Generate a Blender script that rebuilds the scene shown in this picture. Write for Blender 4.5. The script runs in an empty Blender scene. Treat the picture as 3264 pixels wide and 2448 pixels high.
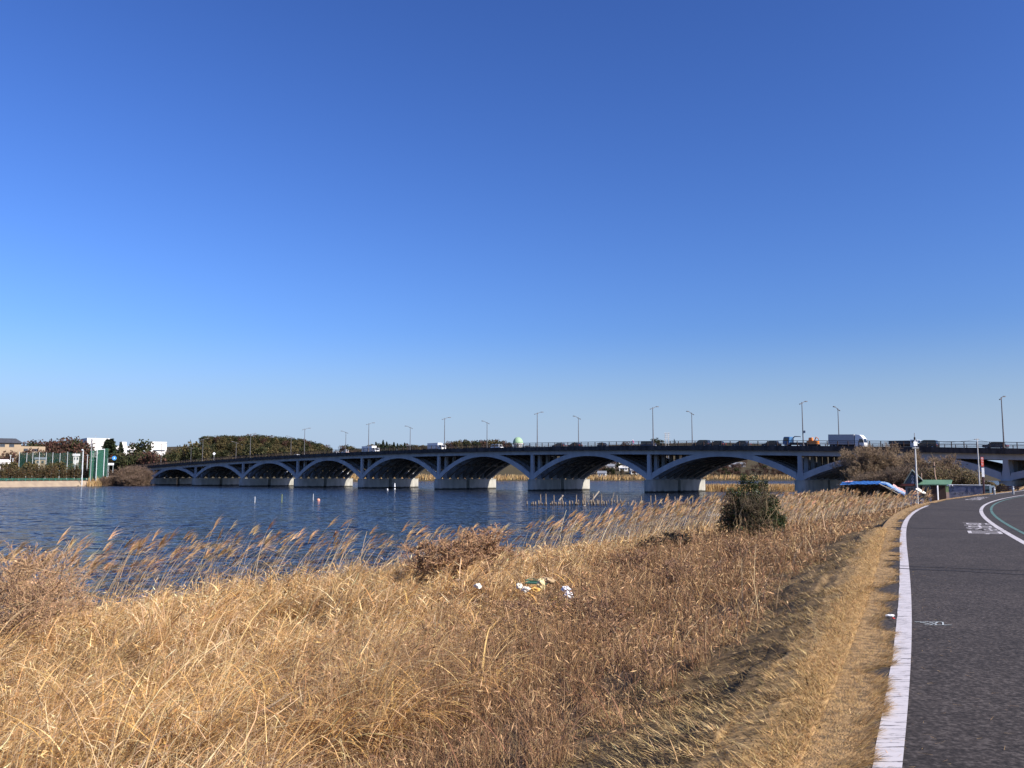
import bpy, bmesh, math, random
import numpy as np
from mathutils import Vector, Matrix

sc = bpy.context.scene
COL = sc.collection
random.seed(7)
RNG = np.random.default_rng(11)
R = math.radians

# ------------------------------------------------------------------ camera, sky, sun, exposure
CX, CY, F = 1632.0, 1224.0, 2800.0
EYE = 4.3                                   # eye height above the lake
TH = math.atan((1518 - 1224) / F)           # camera tilted up
cam = bpy.data.objects.new('camera', bpy.data.cameras.new('camera'))
COL.objects.link(cam)
cam.location = (0, 0, EYE)
cam.rotation_euler = (math.pi / 2 + TH, 0, 0)
cam.data.sensor_width = 36
cam.data.lens = 36 * F / 3264
cam.data.clip_start = 0.1
cam.data.clip_end = 9000
sc.camera = cam

SUN_AZ, SUN_EL = 122.0, 33.0                # azimuth clockwise from +Y
world = bpy.data.worlds.new('World')
sc.world = world
world.use_nodes = True
wt = world.node_tree
sky = wt.nodes.new('ShaderNodeTexSky')
sky.sky_type = 'NISHITA'
sky.sun_disc = False
sky.sun_elevation = R(SUN_EL)
sky.sun_rotation = R(SUN_AZ)
sky.air_density = 1.3
sky.dust_density = 1.0
sky.ozone_density = 10.0
gam = wt.nodes.new('ShaderNodeGamma')
gam.inputs['Gamma'].default_value = 1.4
tint = wt.nodes.new('ShaderNodeMix')
tint.data_type = 'RGBA'
tint.blend_type = 'MULTIPLY'
tint.inputs['Factor'].default_value = 1.0
tint.inputs['B'].default_value = (1.10, 0.90, 1.0, 1)
bg = wt.nodes['Background']
bg.inputs['Strength'].default_value = 0.0533
wt.links.new(sky.outputs[0], gam.inputs[0])
wt.links.new(gam.outputs[0], tint.inputs['A'])
tc = wt.nodes.new('ShaderNodeTexCoord'); sxyz = wt.nodes.new('ShaderNodeSeparateXYZ'); wt.links.new(tc.outputs['Generated'], sxyz.inputs[0])
hzf = wt.nodes.new('ShaderNodeMapRange'); hzf.interpolation_type = 'SMOOTHSTEP'              # pale air low over the horizon
for k_, v_ in ((1, -.02), (2, .17), (3, .93), (4, 0.0)): hzf.inputs[k_].default_value = v_
wt.links.new(sxyz.outputs['Z'], hzf.inputs[0])
hzm = wt.nodes.new('ShaderNodeMix'); hzm.data_type = 'RGBA'; hzm.inputs['B'].default_value = (5.2, 6.95, 9.6, 1)
wt.links.new(hzf.outputs[0], hzm.inputs['Factor']); wt.links.new(tint.outputs['Result'], hzm.inputs['A'])
wt.links.new(hzm.outputs['Result'], bg.inputs[0])

sun = bpy.data.objects.new('sun', bpy.data.lights.new('sun', 'SUN'))
COL.objects.link(sun)
sun.data.energy = 4.9
sun.data.angle = R(0.53)
sun.data.color = (1.0, 0.93, 0.82)
_sd = Vector((math.sin(R(SUN_AZ)) * math.cos(R(SUN_EL)), math.cos(R(SUN_AZ)) * math.cos(R(SUN_EL)), math.sin(R(SUN_EL))))
sun.rotation_euler = _sd.to_track_quat('Z', 'Y').to_euler()
sc.view_settings.view_transform = 'Standard'
sc.view_settings.look = 'None'
sc.view_settings.exposure = 0.70
sc.view_settings.gamma = 1.0
sc.cycles.max_bounces = 6
sc.cycles.transparent_max_bounces = 8

# ------------------------------------------------------------------ surveying helpers (photo pixel -> metres)
cT, sT = math.cos(TH), math.sin(TH)
def ray(u, v):
    a, b = (u - CX) / F, -(v - CY) / F
    return a, cT - b * sT, sT + b * cT
def pz(u, v, z):
    dx, dy, dz = ray(u, v); t = (z - EYE) / dz
    return dx * t, dy * t
def zy(u, v, Y):
    dx, dy, dz = ray(u, v); t = Y / dy
    return EYE + dz * t
def xy(u, Y, z=EYE):
    return (u - CX) / F * (Y * cT + (z - EYE) * sT)

# ------------------------------------------------------------------ materials
MATS = {}
def mat(name, c1, c2=None, scale=2.0, rough=0.85, metal=0.0, bump=0.0, spec=0.3, bscale=None, stretch=None, contrast=(0.35, 0.65)):
    if name in MATS: return MATS[name]
    m = bpy.data.materials.new(name); m.use_nodes = True
    nt = m.node_tree; p = nt.nodes['Principled BSDF']
    p.inputs['Roughness'].default_value = rough
    p.inputs['Metallic'].default_value = metal
    p.inputs['Specular IOR Level'].default_value = spec
    if c2 is None: c2 = tuple(x * 0.82 for x in c1)
    geo = nt.nodes.new('ShaderNodeNewGeometry')
    vec = geo.outputs['Position']
    if stretch:
        mp = nt.nodes.new('ShaderNodeMapping'); mp.inputs['Scale'].default_value = stretch
        nt.links.new(vec, mp.inputs['Vector']); vec = mp.outputs['Vector']
    n = nt.nodes.new('ShaderNodeTexNoise'); n.inputs['Scale'].default_value = scale; n.inputs['Detail'].default_value = 6
    nt.links.new(vec, n.inputs['Vector'])
    r = nt.nodes.new('ShaderNodeValToRGB')
    r.color_ramp.elements[0].position = contrast[0]; r.color_ramp.elements[1].position = contrast[1]
    r.color_ramp.elements[0].color = (*c2, 1); r.color_ramp.elements[1].color = (*c1, 1)
    nt.links.new(n.outputs['Fac'], r.inputs['Fac'])
    nt.links.new(r.outputs['Color'], p.inputs['Base Color'])
    if bump:
        b = nt.nodes.new('ShaderNodeBump'); b.inputs['Strength'].default_value = bump; b.inputs['Distance'].default_value = 0.05
        n2 = nt.nodes.new('ShaderNodeTexNoise'); n2.inputs['Scale'].default_value = bscale or scale * 4; n2.inputs['Detail'].default_value = 5
        nt.links.new(vec, n2.inputs['Vector'])
        nt.links.new(n2.outputs['Fac'], b.inputs['Height']); nt.links.new(b.outputs['Normal'], p.inputs['Normal'])
    MATS[name] = m
    return m

def veg_mat(name, trans=0.2, rough=0.75):
    """colour comes from each blade's or leaf's own tint"""
    if name in MATS: return MATS[name]
    m = bpy.data.materials.new(name); m.use_nodes = True
    nt = m.node_tree; p = nt.nodes['Principled BSDF']; out = nt.nodes['Material Output']
    at = nt.nodes.new('ShaderNodeAttribute'); at.attribute_name = 'tint'
    p.inputs['Roughness'].default_value = rough; p.inputs['Specular IOR Level'].default_value = 0.15
    nt.links.new(at.outputs['Color'], p.inputs['Base Color'])
    if trans > 0:
        tr = nt.nodes.new('ShaderNodeBsdfTranslucent'); nt.links.new(at.outputs['Color'], tr.inputs['Color'])
        mx = nt.nodes.new('ShaderNodeMixShader'); mx.inputs[0].default_value = trans
        nt.links.new(p.outputs[0], mx.inputs[1]); nt.links.new(tr.outputs[0], mx.inputs[2]); nt.links.new(mx.outputs[0], out.inputs['Surface'])
    MATS[name] = m
    return m

# ------------------------------------------------------------------ mesh builder
class MB:
    def __init__(s): s.v = []; s.f = []
    def add(s, vs, fs):
        o = len(s.v); s.v.extend([tuple(map(float, p)) for p in vs]); s.f.extend([tuple(i + o for i in f) for f in fs]); return s
    def box(s, x0, x1, y0, y1, z0, z1, rz=0, c=(0, 0, 0)):
        ca, sa = math.cos(rz), math.sin(rz)
        vs = [(x, y, z) for z in (z0, z1) for x, y in ((x0, y0), (x1, y0), (x1, y1), (x0, y1))]
        vs = [(c[0] + x * ca - y * sa, c[1] + x * sa + y * ca, c[2] + z) for x, y, z in vs]
        return s.add(vs, [(3, 2, 1, 0), (4, 5, 6, 7), (0, 1, 5, 4), (1, 2, 6, 5), (2, 3, 7, 6), (3, 0, 4, 7)])
    def bbox(s, x0, x1, y0, y1, z0, z1, b=0.05):
        """box with chamfered vertical and top edges"""
        pl = [(x0 + b, y0), (x1 - b, y0), (x1, y0 + b), (x1, y1 - b), (x1 - b, y1), (x0 + b, y1), (x0, y1 - b), (x0, y0 + b)]
        n = 8; cx, cy = (x0 + x1) / 2, (y0 + y1) / 2
        ins = [(cx + (x - cx) * (1 - 2 * b / max(x1 - x0, 1e-3)), cy + (y - cy) * (1 - 2 * b / max(y1 - y0, 1e-3))) for x, y in pl]
        vs = [(x, y, z0) for x, y in pl] + [(x, y, z1 - b) for x, y in pl] + [(x, y, z1) for x, y in ins]
        fs = [tuple(range(7, -1, -1)), tuple(range(16, 24))]
        for k in (0, 8):
            fs += [(k + i, k + (i + 1) % n, k + 8 + (i + 1) % n, k + 8 + i) for i in range(n)]
        return s.add(vs, fs)
    def prism(s, poly, y0, y1, axis='y'):
        """poly in (x,z) pulled along y, or (y,z) along x, or (x,y) along z"""
        n = len(poly)
        f = {'y': lambda a, b, t: (a, t, b), 'x': lambda a, b, t: (t, a, b), 'z': lambda a, b, t: (a, b, t)}[axis]
        vs = [f(a, b, y0) for a, b in poly] + [f(a, b, y1) for a, b in poly]
        fs = [tuple(range(n)), tuple(range(2 * n - 1, n - 1, -1))] + [(i, i + n, (i + 1) % n + n, (i + 1) % n) for i in range(n)]
        return s.add(vs, fs)
    def tube(s, pts, rad, n=6):
        pts = [Vector(p) for p in pts]
        if not hasattr(rad, '__len__'): rad = [rad] * len(pts)
        vs = []
        for i, p in enumerate(pts):
            d = (pts[min(i + 1, len(pts) - 1)] - pts[max(i - 1, 0)])
            if d.length < 1e-9: d = Vector((0, 0, 1))
            d.normalize()
            a = d.cross(Vector((0, 0, 1)) if abs(d.z) < 0.9 else Vector((1, 0, 0))).normalized(); b = d.cross(a)
            for k in range(n):
                t = 2 * math.pi * k / n
                vs.append(p + (a * math.cos(t) + b * math.sin(t)) * rad[i])
        fs = []
        for i in range(len(pts) - 1):
            for k in range(n):
                fs.append((i * n + k, i * n + (k + 1) % n, (i + 1) * n + (k + 1) % n, (i + 1) * n + k))
        fs.append(tuple(range(n - 1, -1, -1))); fs.append(tuple(range((len(pts) - 1) * n, len(pts) * n)))
        return s.add(vs, fs)
    def lathe(s, prof, n=16, c=(0, 0, 0)):
        vs = [(c[0] + r * math.cos(2 * math.pi * k / n), c[1] + r * math.sin(2 * math.pi * k / n), c[2] + z) for r, z in prof for k in range(n)]
        fs = [(i * n + k, i * n + (k + 1) % n, (i + 1) * n + (k + 1) % n, (i + 1) * n + k) for i in range(len(prof) - 1) for k in range(n)]
        fs.append(tuple(range(n - 1, -1, -1))); fs.append(tuple(range((len(prof) - 1) * n, len(prof) * n)))
        return s.add(vs, fs)
    def wheel(s, x, y, z, r, w, n=14):
        vs = []
        for yy, rr in ((y - w / 2, r * .92), (y - w / 2 + .03, r), (y + w / 2 - .03, r), (y + w / 2, r * .92)):
            vs += [(x + rr * math.cos(2 * math.pi * k / n), yy, z + rr * math.sin(2 * math.pi * k / n)) for k in range(n)]
        fs = [(i * n + k, i * n + (k + 1) % n, (i + 1) * n + (k + 1) % n, (i + 1) * n + k) for i in range(3) for k in range(n)]
        fs += [tuple(range(n - 1, -1, -1)), tuple(range(3 * n, 4 * n))]
        return s.add(vs, fs)
    def build(s, name, m, parent=None, smooth=False):
        me = bpy.data.meshes.new(name); me.from_pydata(s.v, [], s.f); me.update()
        if smooth: me.polygons.foreach_set('use_smooth', [True] * len(me.polygons))
        if m: me.materials.append(m)
        o = bpy.data.objects.new(name, me); COL.objects.link(o)
        if parent is not None: o.parent = parent
        return o

def npmesh(name, V, Q, m, tint=None, parent=None, smooth=False):
    me = bpy.data.meshes.new(name)
    V = np.ascontiguousarray(V, dtype=np.float32); Q = np.ascontiguousarray(Q, dtype=np.int32)
    k = Q.shape[1]
    me.vertices.add(len(V)); me.vertices.foreach_set('co', V.ravel())
    me.loops.add(Q.size); me.loops.foreach_set('vertex_index', Q.ravel())
    me.polygons.add(len(Q)); me.polygons.foreach_set('loop_start', np.arange(0, Q.size, k, dtype=np.int32))
    if smooth: me.polygons.foreach_set('use_smooth', np.ones(len(Q), dtype=bool))
    me.update(calc_edges=True)
    if tint is not None:
        at = me.attributes.new('tint', 'FLOAT_COLOR', 'POINT')
        c = np.ones((len(V), 4), dtype=np.float32); c[:, :3] = tint
        at.data.foreach_set('color', c.ravel())
    if m: me.materials.append(m)
    o = bpy.data.objects.new(name, me); COL.objects.link(o)
    if parent is not None: o.parent = parent
    return o

def tag(o, label=None, cat=None, group=None, kind=None):
    if label: o['label'] = label
    if cat: o['category'] = cat
    if group: o['group'] = group
    if kind: o['kind'] = kind
    return o
def thing(name, label, cat, loc=(0, 0, 0), rz=0.0, group=None):
    o = bpy.data.objects.new(name, None); COL.objects.link(o)
    o.location = loc; o.rotation_euler = (0, 0, rz); o.empty_display_size = 0.2
    return tag(o, label, cat, group)
def dup(o, parent=None, loc=None, rz=None, scale=None, label=None, group=None):
    c = o.copy(); COL.objects.link(c)
    if parent is not None: c.parent = parent
    if loc is not None: c.location = loc
    if rz is not None: c.rotation_euler = (0, 0, rz)
    if scale is not None: c.scale = scale if hasattr(scale, '__len__') else (scale,) * 3
    if label: c['label'] = label
    if group: c['group'] = group
    for ch in list(o.children): dup(ch, c)
    return c

def text_mesh(body, size=1.0, depth=0.0):
    """lettering as plain geometry: returns verts (x,y,z) and faces, centred"""
    cu = bpy.data.curves.new('lettering', 'FONT'); cu.body = body; cu.size = size; cu.extrude = depth
    cu.align_x = 'CENTER'; cu.align_y = 'CENTER'; cu.resolution_u = 2
    o = bpy.data.objects.new('lettering', cu); COL.objects.link(o)
    dg = bpy.context.evaluated_depsgraph_get(); dg.update()
    me = o.evaluated_get(dg).to_mesh()
    vs = [tuple(v.co) for v in me.vertices]; fs = [tuple(p.vertices) for p in me.polygons]
    o.evaluated_get(dg).to_mesh_clear()
    bpy.data.objects.remove(o); bpy.data.curves.remove(cu)
    return vs, fs

# ------------------------------------------------------------------ blades, leaves and twigs (vectorised)
def ribbons(base, L, az, lean, bend, width, nseg, col, face=None, taper=0.85, power=1.3):
    """base (N,3); curved strips growing from vertical+lean, bending over by `bend` towards azimuth az"""
    N = len(base)
    t = np.linspace(0, 1, nseg + 1)
    phi = lean[:, None] + bend[:, None] * t[None, :] ** power
    ds = (L / nseg)[:, None]
    hx = np.concatenate([np.zeros((N, 1)), np.cumsum(np.sin(phi[:, 1:]) * ds, 1)], 1)
    hz = np.concatenate([np.zeros((N, 1)), np.cumsum(np.cos(phi[:, 1:]) * ds, 1)], 1)
    if face is None: face = az + math.pi / 2 + RNG.normal(0, 0.6, N)
    w = width[:, None] * (1 - taper * t[None, :] ** 1.5) / 2
    P = np.empty((N, nseg + 1, 2, 3))
    cx = base[:, 0, None] + hx * np.cos(az)[:, None]; cy = base[:, 1, None] + hx * np.sin(az)[:, None]; cz = base[:, 2, None] + hz
    for k, sg in ((0, -1), (1, 1)):
        P[:, :, k, 0] = cx + sg * w * np.cos(face)[:, None]
        P[:, :, k, 1] = cy + sg * w * np.sin(face)[:, None]
        P[:, :, k, 2] = cz
    V = P.reshape(-1, 3)
    i0 = (np.arange(N) * (nseg + 1) * 2)[:, None] + (np.arange(nseg) * 2)[None, :]
    Q = np.stack([i0, i0 + 1, i0 + 3, i0 + 2], -1).reshape(-1, 4)
    C = np.repeat(col, (nseg + 1) * 2, axis=0)
    tips = np.stack([cx[:, -1], cy[:, -1], cz[:, -1]], 1)
    return V, Q, C, tips
def cards(cen, size, col, aspect=1.0, flat=None):
    """one leaf-sized quad at each point, random orientation"""
    N = len(cen)
    a = RNG.normal(size=(N, 3)); a /= np.linalg.norm(a, axis=1)[:, None]
    b = RNG.normal(size=(N, 3))
    if flat is not None: a[:, 2] *= flat; b[:, 2] *= flat; a /= np.linalg.norm(a, axis=1)[:, None]
    b -= (a * b).sum(1)[:, None] * a; b /= np.linalg.norm(b, axis=1)[:, None]
    a = a * (size * 0.5)[:, None]; b = b * (size * 0.5 * aspect)[:, None]
    V = np.stack([cen - a, cen - b * .8, cen + a, cen + b * .8], 1).reshape(-1, 3)
    Q = (np.arange(N) * 4)[:, None] + np.arange(4)[None, :]
    return V, Q, np.repeat(col, 4, axis=0)
def sticks(p0, p1, r0, r1, col):
    """three-sided tapered sticks from p0 to p1"""
    N = len(p0); d = p1 - p0; d /= np.linalg.norm(d, axis=1)[:, None] + 1e-9
    ref = np.where(np.abs(d[:, 2:3]) < 0.9, np.array([[0, 0, 1.0]]), np.array([[1.0, 0, 0]]))
    a = np.cross(d, ref); a /= np.linalg.norm(a, axis=1)[:, None]; b = np.cross(d, a)
    V = np.empty((N, 6, 3))
    for k in range(3):
        t = 2 * math.pi * k / 3; o = a * math.cos(t) + b * math.sin(t)
        V[:, k] = p0 + o * r0[:, None]; V[:, 3 + k] = p1 + o * r1[:, None]
    q = np.array([[0, 1, 4, 3], [1, 2, 5, 4], [2, 0, 3, 5]])
    Q = ((np.arange(N) * 6)[:, None, None] + q[None]).reshape(-1, 4)
    return V.reshape(-1, 3), Q, np.repeat(col, 6, axis=0)
def merge(parts):
    Vs, Qs, Cs, o = [], [], [], 0
    for p in parts:
        V, Q, C = p[:3]
        Vs.append(V); Qs.append(Q + o); Cs.append(C); o += len(V)
    return np.concatenate(Vs), np.concatenate(Qs), np.concatenate(Cs)
def pick(cols, n, jit=0.18, w=None):
    cols = np.array(cols, dtype=float)
    c = cols[RNG.choice(len(cols), n, p=w)]
    return np.clip(c * (1 + RNG.normal(0, jit, (n, 1))) * (1 + RNG.normal(0, 0.04, (n, 3))), 0.004, 0.95)
def cells(x, y, s, seed=0):
    """tussock cells: centre of the cell each point belongs to and four random numbers per cell"""
    h = lambda a, b, k: np.modf(np.abs(np.sin(a * 12.9898 + b * 78.233 + k * 37.719 + seed) * 43758.5453))[0]
    ix, iy = np.floor(x / s), np.floor(y / s)
    return (ix + .2 + .6 * h(ix, iy, 1)) * s, (iy + .2 + .6 * h(ix, iy, 2)) * s, h(ix, iy, 3), h(ix, iy, 4), h(ix, iy, 5), h(ix, iy, 6)
def vnoise(x, y, s, seed=0):
    """smooth value noise 0..1"""
    x = np.asarray(x) / s + 37.1 * seed; y = np.asarray(y) / s - 17.7 * seed
    xi, yi = np.floor(x), np.floor(y); fx, fy = x - xi, y - yi
    fx = fx * fx * (3 - 2 * fx); fy = fy * fy * (3 - 2 * fy)
    h = lambda a, b: np.modf(np.abs(np.sin(a * 127.1 + b * 311.7 + seed * 7.3) * 43758.5453))[0]
    return (h(xi, yi) * (1 - fx) + h(xi + 1, yi) * fx) * (1 - fy) + (h(xi, yi + 1) * (1 - fx) + h(xi + 1, yi + 1) * fx) * fy

# ------------------------------------------------------------------ the lie of the land
_pl = [pz(u, v, 2.71) for u, v in ((2836, 2448), (2868, 2000), (2878, 1885), (2885, 1788), (2892, 1692), (2902, 1644), (2917, 1625),
       (2936, 1615), (2962, 1609), (3009, 1599.5), (3071, 1587), (3121, 1580), (3165, 1574.5), (3264, 1562))]
_py = np.array([p[1] for p in _pl]); _px = np.array([p[0] for p in _pl])
_cf = np.polyfit(_py, _px, 4, w=1 / (0.25 + 0.02 * _py))
def path_x(y):
    y = np.asarray(y, dtype=float)
    yc = np.clip(y, 4, 105)
    v = np.polyval(_cf, yc); dv = np.polyval(np.polyder(_cf), yc)
    return v + dv * (y - yc)
def path_slope(y):
    return np.polyval(np.polyder(_cf), np.clip(np.asarray(y, dtype=float), 4, 105))
def path_d(x, y):
    """metres to the left of the path's white edge line"""
    return (path_x(y) - x) / np.sqrt(1 + path_slope(y) ** 2)
_sy = np.array([-80, 8, 18, 27, 34, 42, 48, 56, 64, 74, 90, 108, 125, 150, 190, 230, 262, 330, 420, 600, 900.])
_sx = np.array([-45, -21, -16.5, -13.2, -7.5, -.5, 2.8, 7.2, 11.5, 16.5, 24, 33, 41, 52, 62, 80, 100, 150, 260, 500, 1100.])
def shore_d(x, y):
    """metres inland of the near shore (negative over the lake)"""
    g = np.interp(y, _sy, _sx); s = (np.interp(np.asarray(y) + 2, _sy, _sx) - np.interp(np.asarray(y) - 2, _sy, _sx)) / 4
    return (x - g) / np.sqrt(1 + s * s)
_fx = np.array([-3000, -300, -201, -182, -178, -172, -140, -60, 40, 240, 500, 3000.])
_fy = np.array([-400, 225, 344, 395, 520, 640, 710, 800, 850, 870, 850, 900.])
def far_d(x, y): return (y - np.interp(x, _fx, _fy)) * 0.7
HILLS = [(-420, 640, 190, 130, 17), (-215, 780, 95, 80, 24), (-340, 800, 90, 70, 18), (60, 1090, 330, 120, 31), (330, 1090, 220, 120, 24), (-140, 960, 150, 80, 18)]
def land_z(x, y):
    x = np.asarray(x, dtype=float); y = np.asarray(y, dtype=float)
    d = path_d(x, y); ds = shore_d(x, y)
    z = np.interp(d, [-30, -7, -5.6, -5.4, .34, .44, .75, 1.3, 2.1, 3.5, 5, 8, 12, 30], [2.5, 2.6, 2.7, 2.6, 2.6, 2.72, 2.71, 2.57, 2.31, 1.85, 1.4, .98, .8, .6])
    z = z + np.where(d > 1.2, (vnoise(x, y, 1.7, 1) - .5) * .16, 0) + np.where((d > 1.0) & (d < 4), (vnoise((x * .9 + y * .42) * .6, y * .9 - x * .42, .38, 2) - .5) * .10 + np.where((d > 1.0) & (d < 2.6), (vnoise(x, y, .16, 4) - .5) * .06, 0), 0)
    zn = np.where(ds > 0, np.minimum(z, .10 + ds * .13), np.maximum(-1.6, .10 + ds * .3))
    fd = far_d(x, y)
    zf = np.where(fd > 0, np.minimum(.3 + fd * .35, 2.4), np.maximum(-1.6, .3 + fd * .2))
    zf = np.where((x < -183) & (y < 420), np.clip(-1.6 + (fd - 2.5) * .6, -1.6, 2.25), zf)
    hz = sum(h * np.exp(-((x - cx) / rx) ** 2 - ((y - cy) / ry) ** 2) for cx, cy, rx, ry, h in HILLS)
    zf = zf + np.where(fd > 0, hz * np.clip(fd / 40, 0, 1), 0)
    spit = np.exp(-((y - 254) / 6.0) ** 4) * np.clip((x - 50) / 6, 0, 1) * np.clip((125 - x) / 10, 0, 1) * 1.95 - 1.6
    return np.maximum(np.maximum(zn, zf), np.where(y > 235, spit, -1.6))
def gz(x, y): return float(land_z(np.array([x]), np.array([y]))[0])

def build_ground():
    az = np.concatenate([np.linspace(-180, -45, 60, endpoint=False), np.linspace(-45, 45, 520, endpoint=False), np.linspace(45, 180, 61)])
    az = R(1) * az
    r = np.concatenate([[0.4], np.geomspace(1.0, 140, 330), np.geomspace(143, 5500, 170)])
    A, RR = np.meshgrid(az, r)
    X = RR * np.sin(A); Y = RR * np.cos(A)
    Z = land_z(X, Y)
    V = np.stack([X, Y, Z], -1).reshape(-1, 3)
    nr, na = X.shape
    i = np.arange(nr - 1)[:, None] * na + np.arange(na - 1)[None, :]
    Q = np.stack([i, i + 1, i + 1 + na, i + na], -1).reshape(-1, 4)
    d = path_d(X, Y).ravel(); x = X.ravel(); y = Y.ravel(); fd = far_d(x, y)
    verge = np.array([.42, .27, .12]); slope = np.array([.17, .115, .06]); soil = np.array([.15, .105, .06]); far = np.array([.07, .058, .035])
    n = vnoise(x, y, .8, 3)[:, None]
    C = np.where((d < 1.0)[:, None], verge, np.where((d < 2.4)[:, None], slope * (0.7 + .6 * n), soil * (.7 + .6 * n)))
    C = np.where((fd > -30)[:, None], far, C)
    m = bpy.data.materials.new('earth'); m.use_nodes = True
    nt = m.node_tree; p = nt.nodes['Principled BSDF']; p.inputs['Roughness'].default_value = .95; p.inputs['Specular IOR Level'].default_value = .1
    at = nt.nodes.new('ShaderNodeAttribute'); at.attribute_name = 'tint'
    geo = nt.nodes.new('ShaderNodeNewGeometry')
    no = nt.nodes.new('ShaderNodeTexNoise'); no.inputs['Scale'].default_value = 9; no.inputs['Detail'].default_value = 8
    nt.links.new(geo.outputs['Position'], no.inputs['Vector'])
    mp = nt.nodes.new('ShaderNodeMapRange'); mp.inputs[1].default_value = .3; mp.inputs[2].default_value = .7; mp.inputs[3].default_value = .55; mp.inputs[4].default_value = 1.25
    nt.links.new(no.outputs['Fac'], mp.inputs[0])
    mx = nt.nodes.new('ShaderNodeMix'); mx.data_type = 'RGBA'; mx.blend_type = 'MULTIPLY'; mx.inputs['Factor'].default_value = 1
    nt.links.new(at.outputs['Color'], mx.inputs['A']); nt.links.new(mp.outputs[0], mx.inputs['B']); nt.links.new(mx.outputs['Result'], p.inputs['Base Color'])
    b = nt.nodes.new('ShaderNodeBump'); b.inputs['Strength'].default_value = .6; b.inputs['Distance'].default_value = .05
    nt.links.new(no.outputs['Fac'], b.inputs['Height']); nt.links.new(b.outputs['Normal'], p.inputs['Normal'])
    o = npmesh('ground', V, Q, m, C, smooth=True)
    tag(o, kind='structure')
build_ground()

def build_water():
    m = bpy.data.materials.new('lake_water'); m.use_nodes = True
    nt = m.node_tree; p = nt.nodes['Principled BSDF']
    p.inputs['Base Color'].default_value = (.010, .013, .020, 1); p.inputs['Specular IOR Level'].default_value = .25
    p.inputs['Roughness'].default_value = .12; p.inputs['IOR'].default_value = 1.33
    geo = nt.nodes.new('ShaderNodeNewGeometry')
    mp = nt.nodes.new('ShaderNodeMapping'); mp.inputs['Scale'].default_value = (.9, 1.5, 1); mp.inputs['Rotation'].default_value = (0, 0, R(10))
    nt.links.new(geo.outputs['Position'], mp.inputs['Vector'])
    def slope(s_, d_, off, amp):
        m2 = nt.nodes.new('ShaderNodeVectorMath'); m2.operation = 'ADD'; m2.inputs[1].default_value = (off, off * 1.7, 0)
        nt.links.new(mp.outputs['Vector'], m2.inputs[0])
        n = nt.nodes.new('ShaderNodeTexNoise'); n.inputs['Scale'].default_value = s_; n.inputs['Detail'].default_value = d_; n.inputs['Roughness'].default_value = .62; n.inputs['Distortion'].default_value = .4
        nt.links.new(m2.outputs[0], n.inputs['Vector'])
        s1 = nt.nodes.new('ShaderNodeVectorMath'); s1.operation = 'SUBTRACT'; s1.inputs[1].default_value = (.5, .5, .5); nt.links.new(n.outputs['Color'], s1.inputs[0])
        s2 = nt.nodes.new('ShaderNodeVectorMath'); s2.operation = 'MULTIPLY'; s2.inputs[1].default_value = (amp, amp, 0); nt.links.new(s1.outputs[0], s2.inputs[0])
        return s2
    s_ = [slope(1.0, 5, 3, 2.6), slope(.22, 3, 40, 1.0)]
    ad = nt.nodes.new('ShaderNodeVectorMath'); ad.operation = 'ADD'; nt.links.new(s_[0].outputs[0], ad.inputs[0]); nt.links.new(s_[1].outputs[0], ad.inputs[1])
    up = nt.nodes.new('ShaderNodeVectorMath'); up.operation = 'ADD'; up.inputs[1].default_value = (0, 0, 1); nt.links.new(ad.outputs[0], up.inputs[0])
    no = nt.nodes.new('ShaderNodeVectorMath'); no.operation = 'NORMALIZE'; nt.links.new(up.outputs[0], no.inputs[0])
    nt.links.new(no.outputs[0], p.inputs['Normal'])
    w = MB(); w.add([(-4000, -200, 0), (4000, -200, 0), (4000, 5000, 0), (-4000, 5000, 0)], [(0, 1, 2, 3)])
    tag(w.build('lake_water', m), kind='structure')
build_water()

# ------------------------------------------------------------------ cycle path and its markings
def strip(name, d0, d1, z, ys, m, parent=None, jag=None):
    """sheet between two offsets left of the path's edge line"""
    ys = np.asarray(ys); X = path_x(ys); S = path_slope(ys); n = np.sqrt(1 + S * S)
    nx, ny = -1 / n, S / n
    j = np.zeros(len(ys)) if jag is None else jag
    k = len(ys); mid = 8 if abs(d1 - d0) > 2 else 1
    V = []
    for q in range(mid + 1):
        dd = (d0 + j) * (1 - q / mid) + d1 * q / mid
        V.append(np.stack([X + nx * dd, ys + ny * dd, np.full(k, z)], 1))
    V = np.concatenate(V)
    i = np.arange(mid)[:, None] * k + np.arange(k - 1)[None, :]
    Q = np.stack([i, i + 1, i + 1 + k, i + k], -1).reshape(-1, 4)
    return npmesh(name, V, Q, m, parent=parent)

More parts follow.
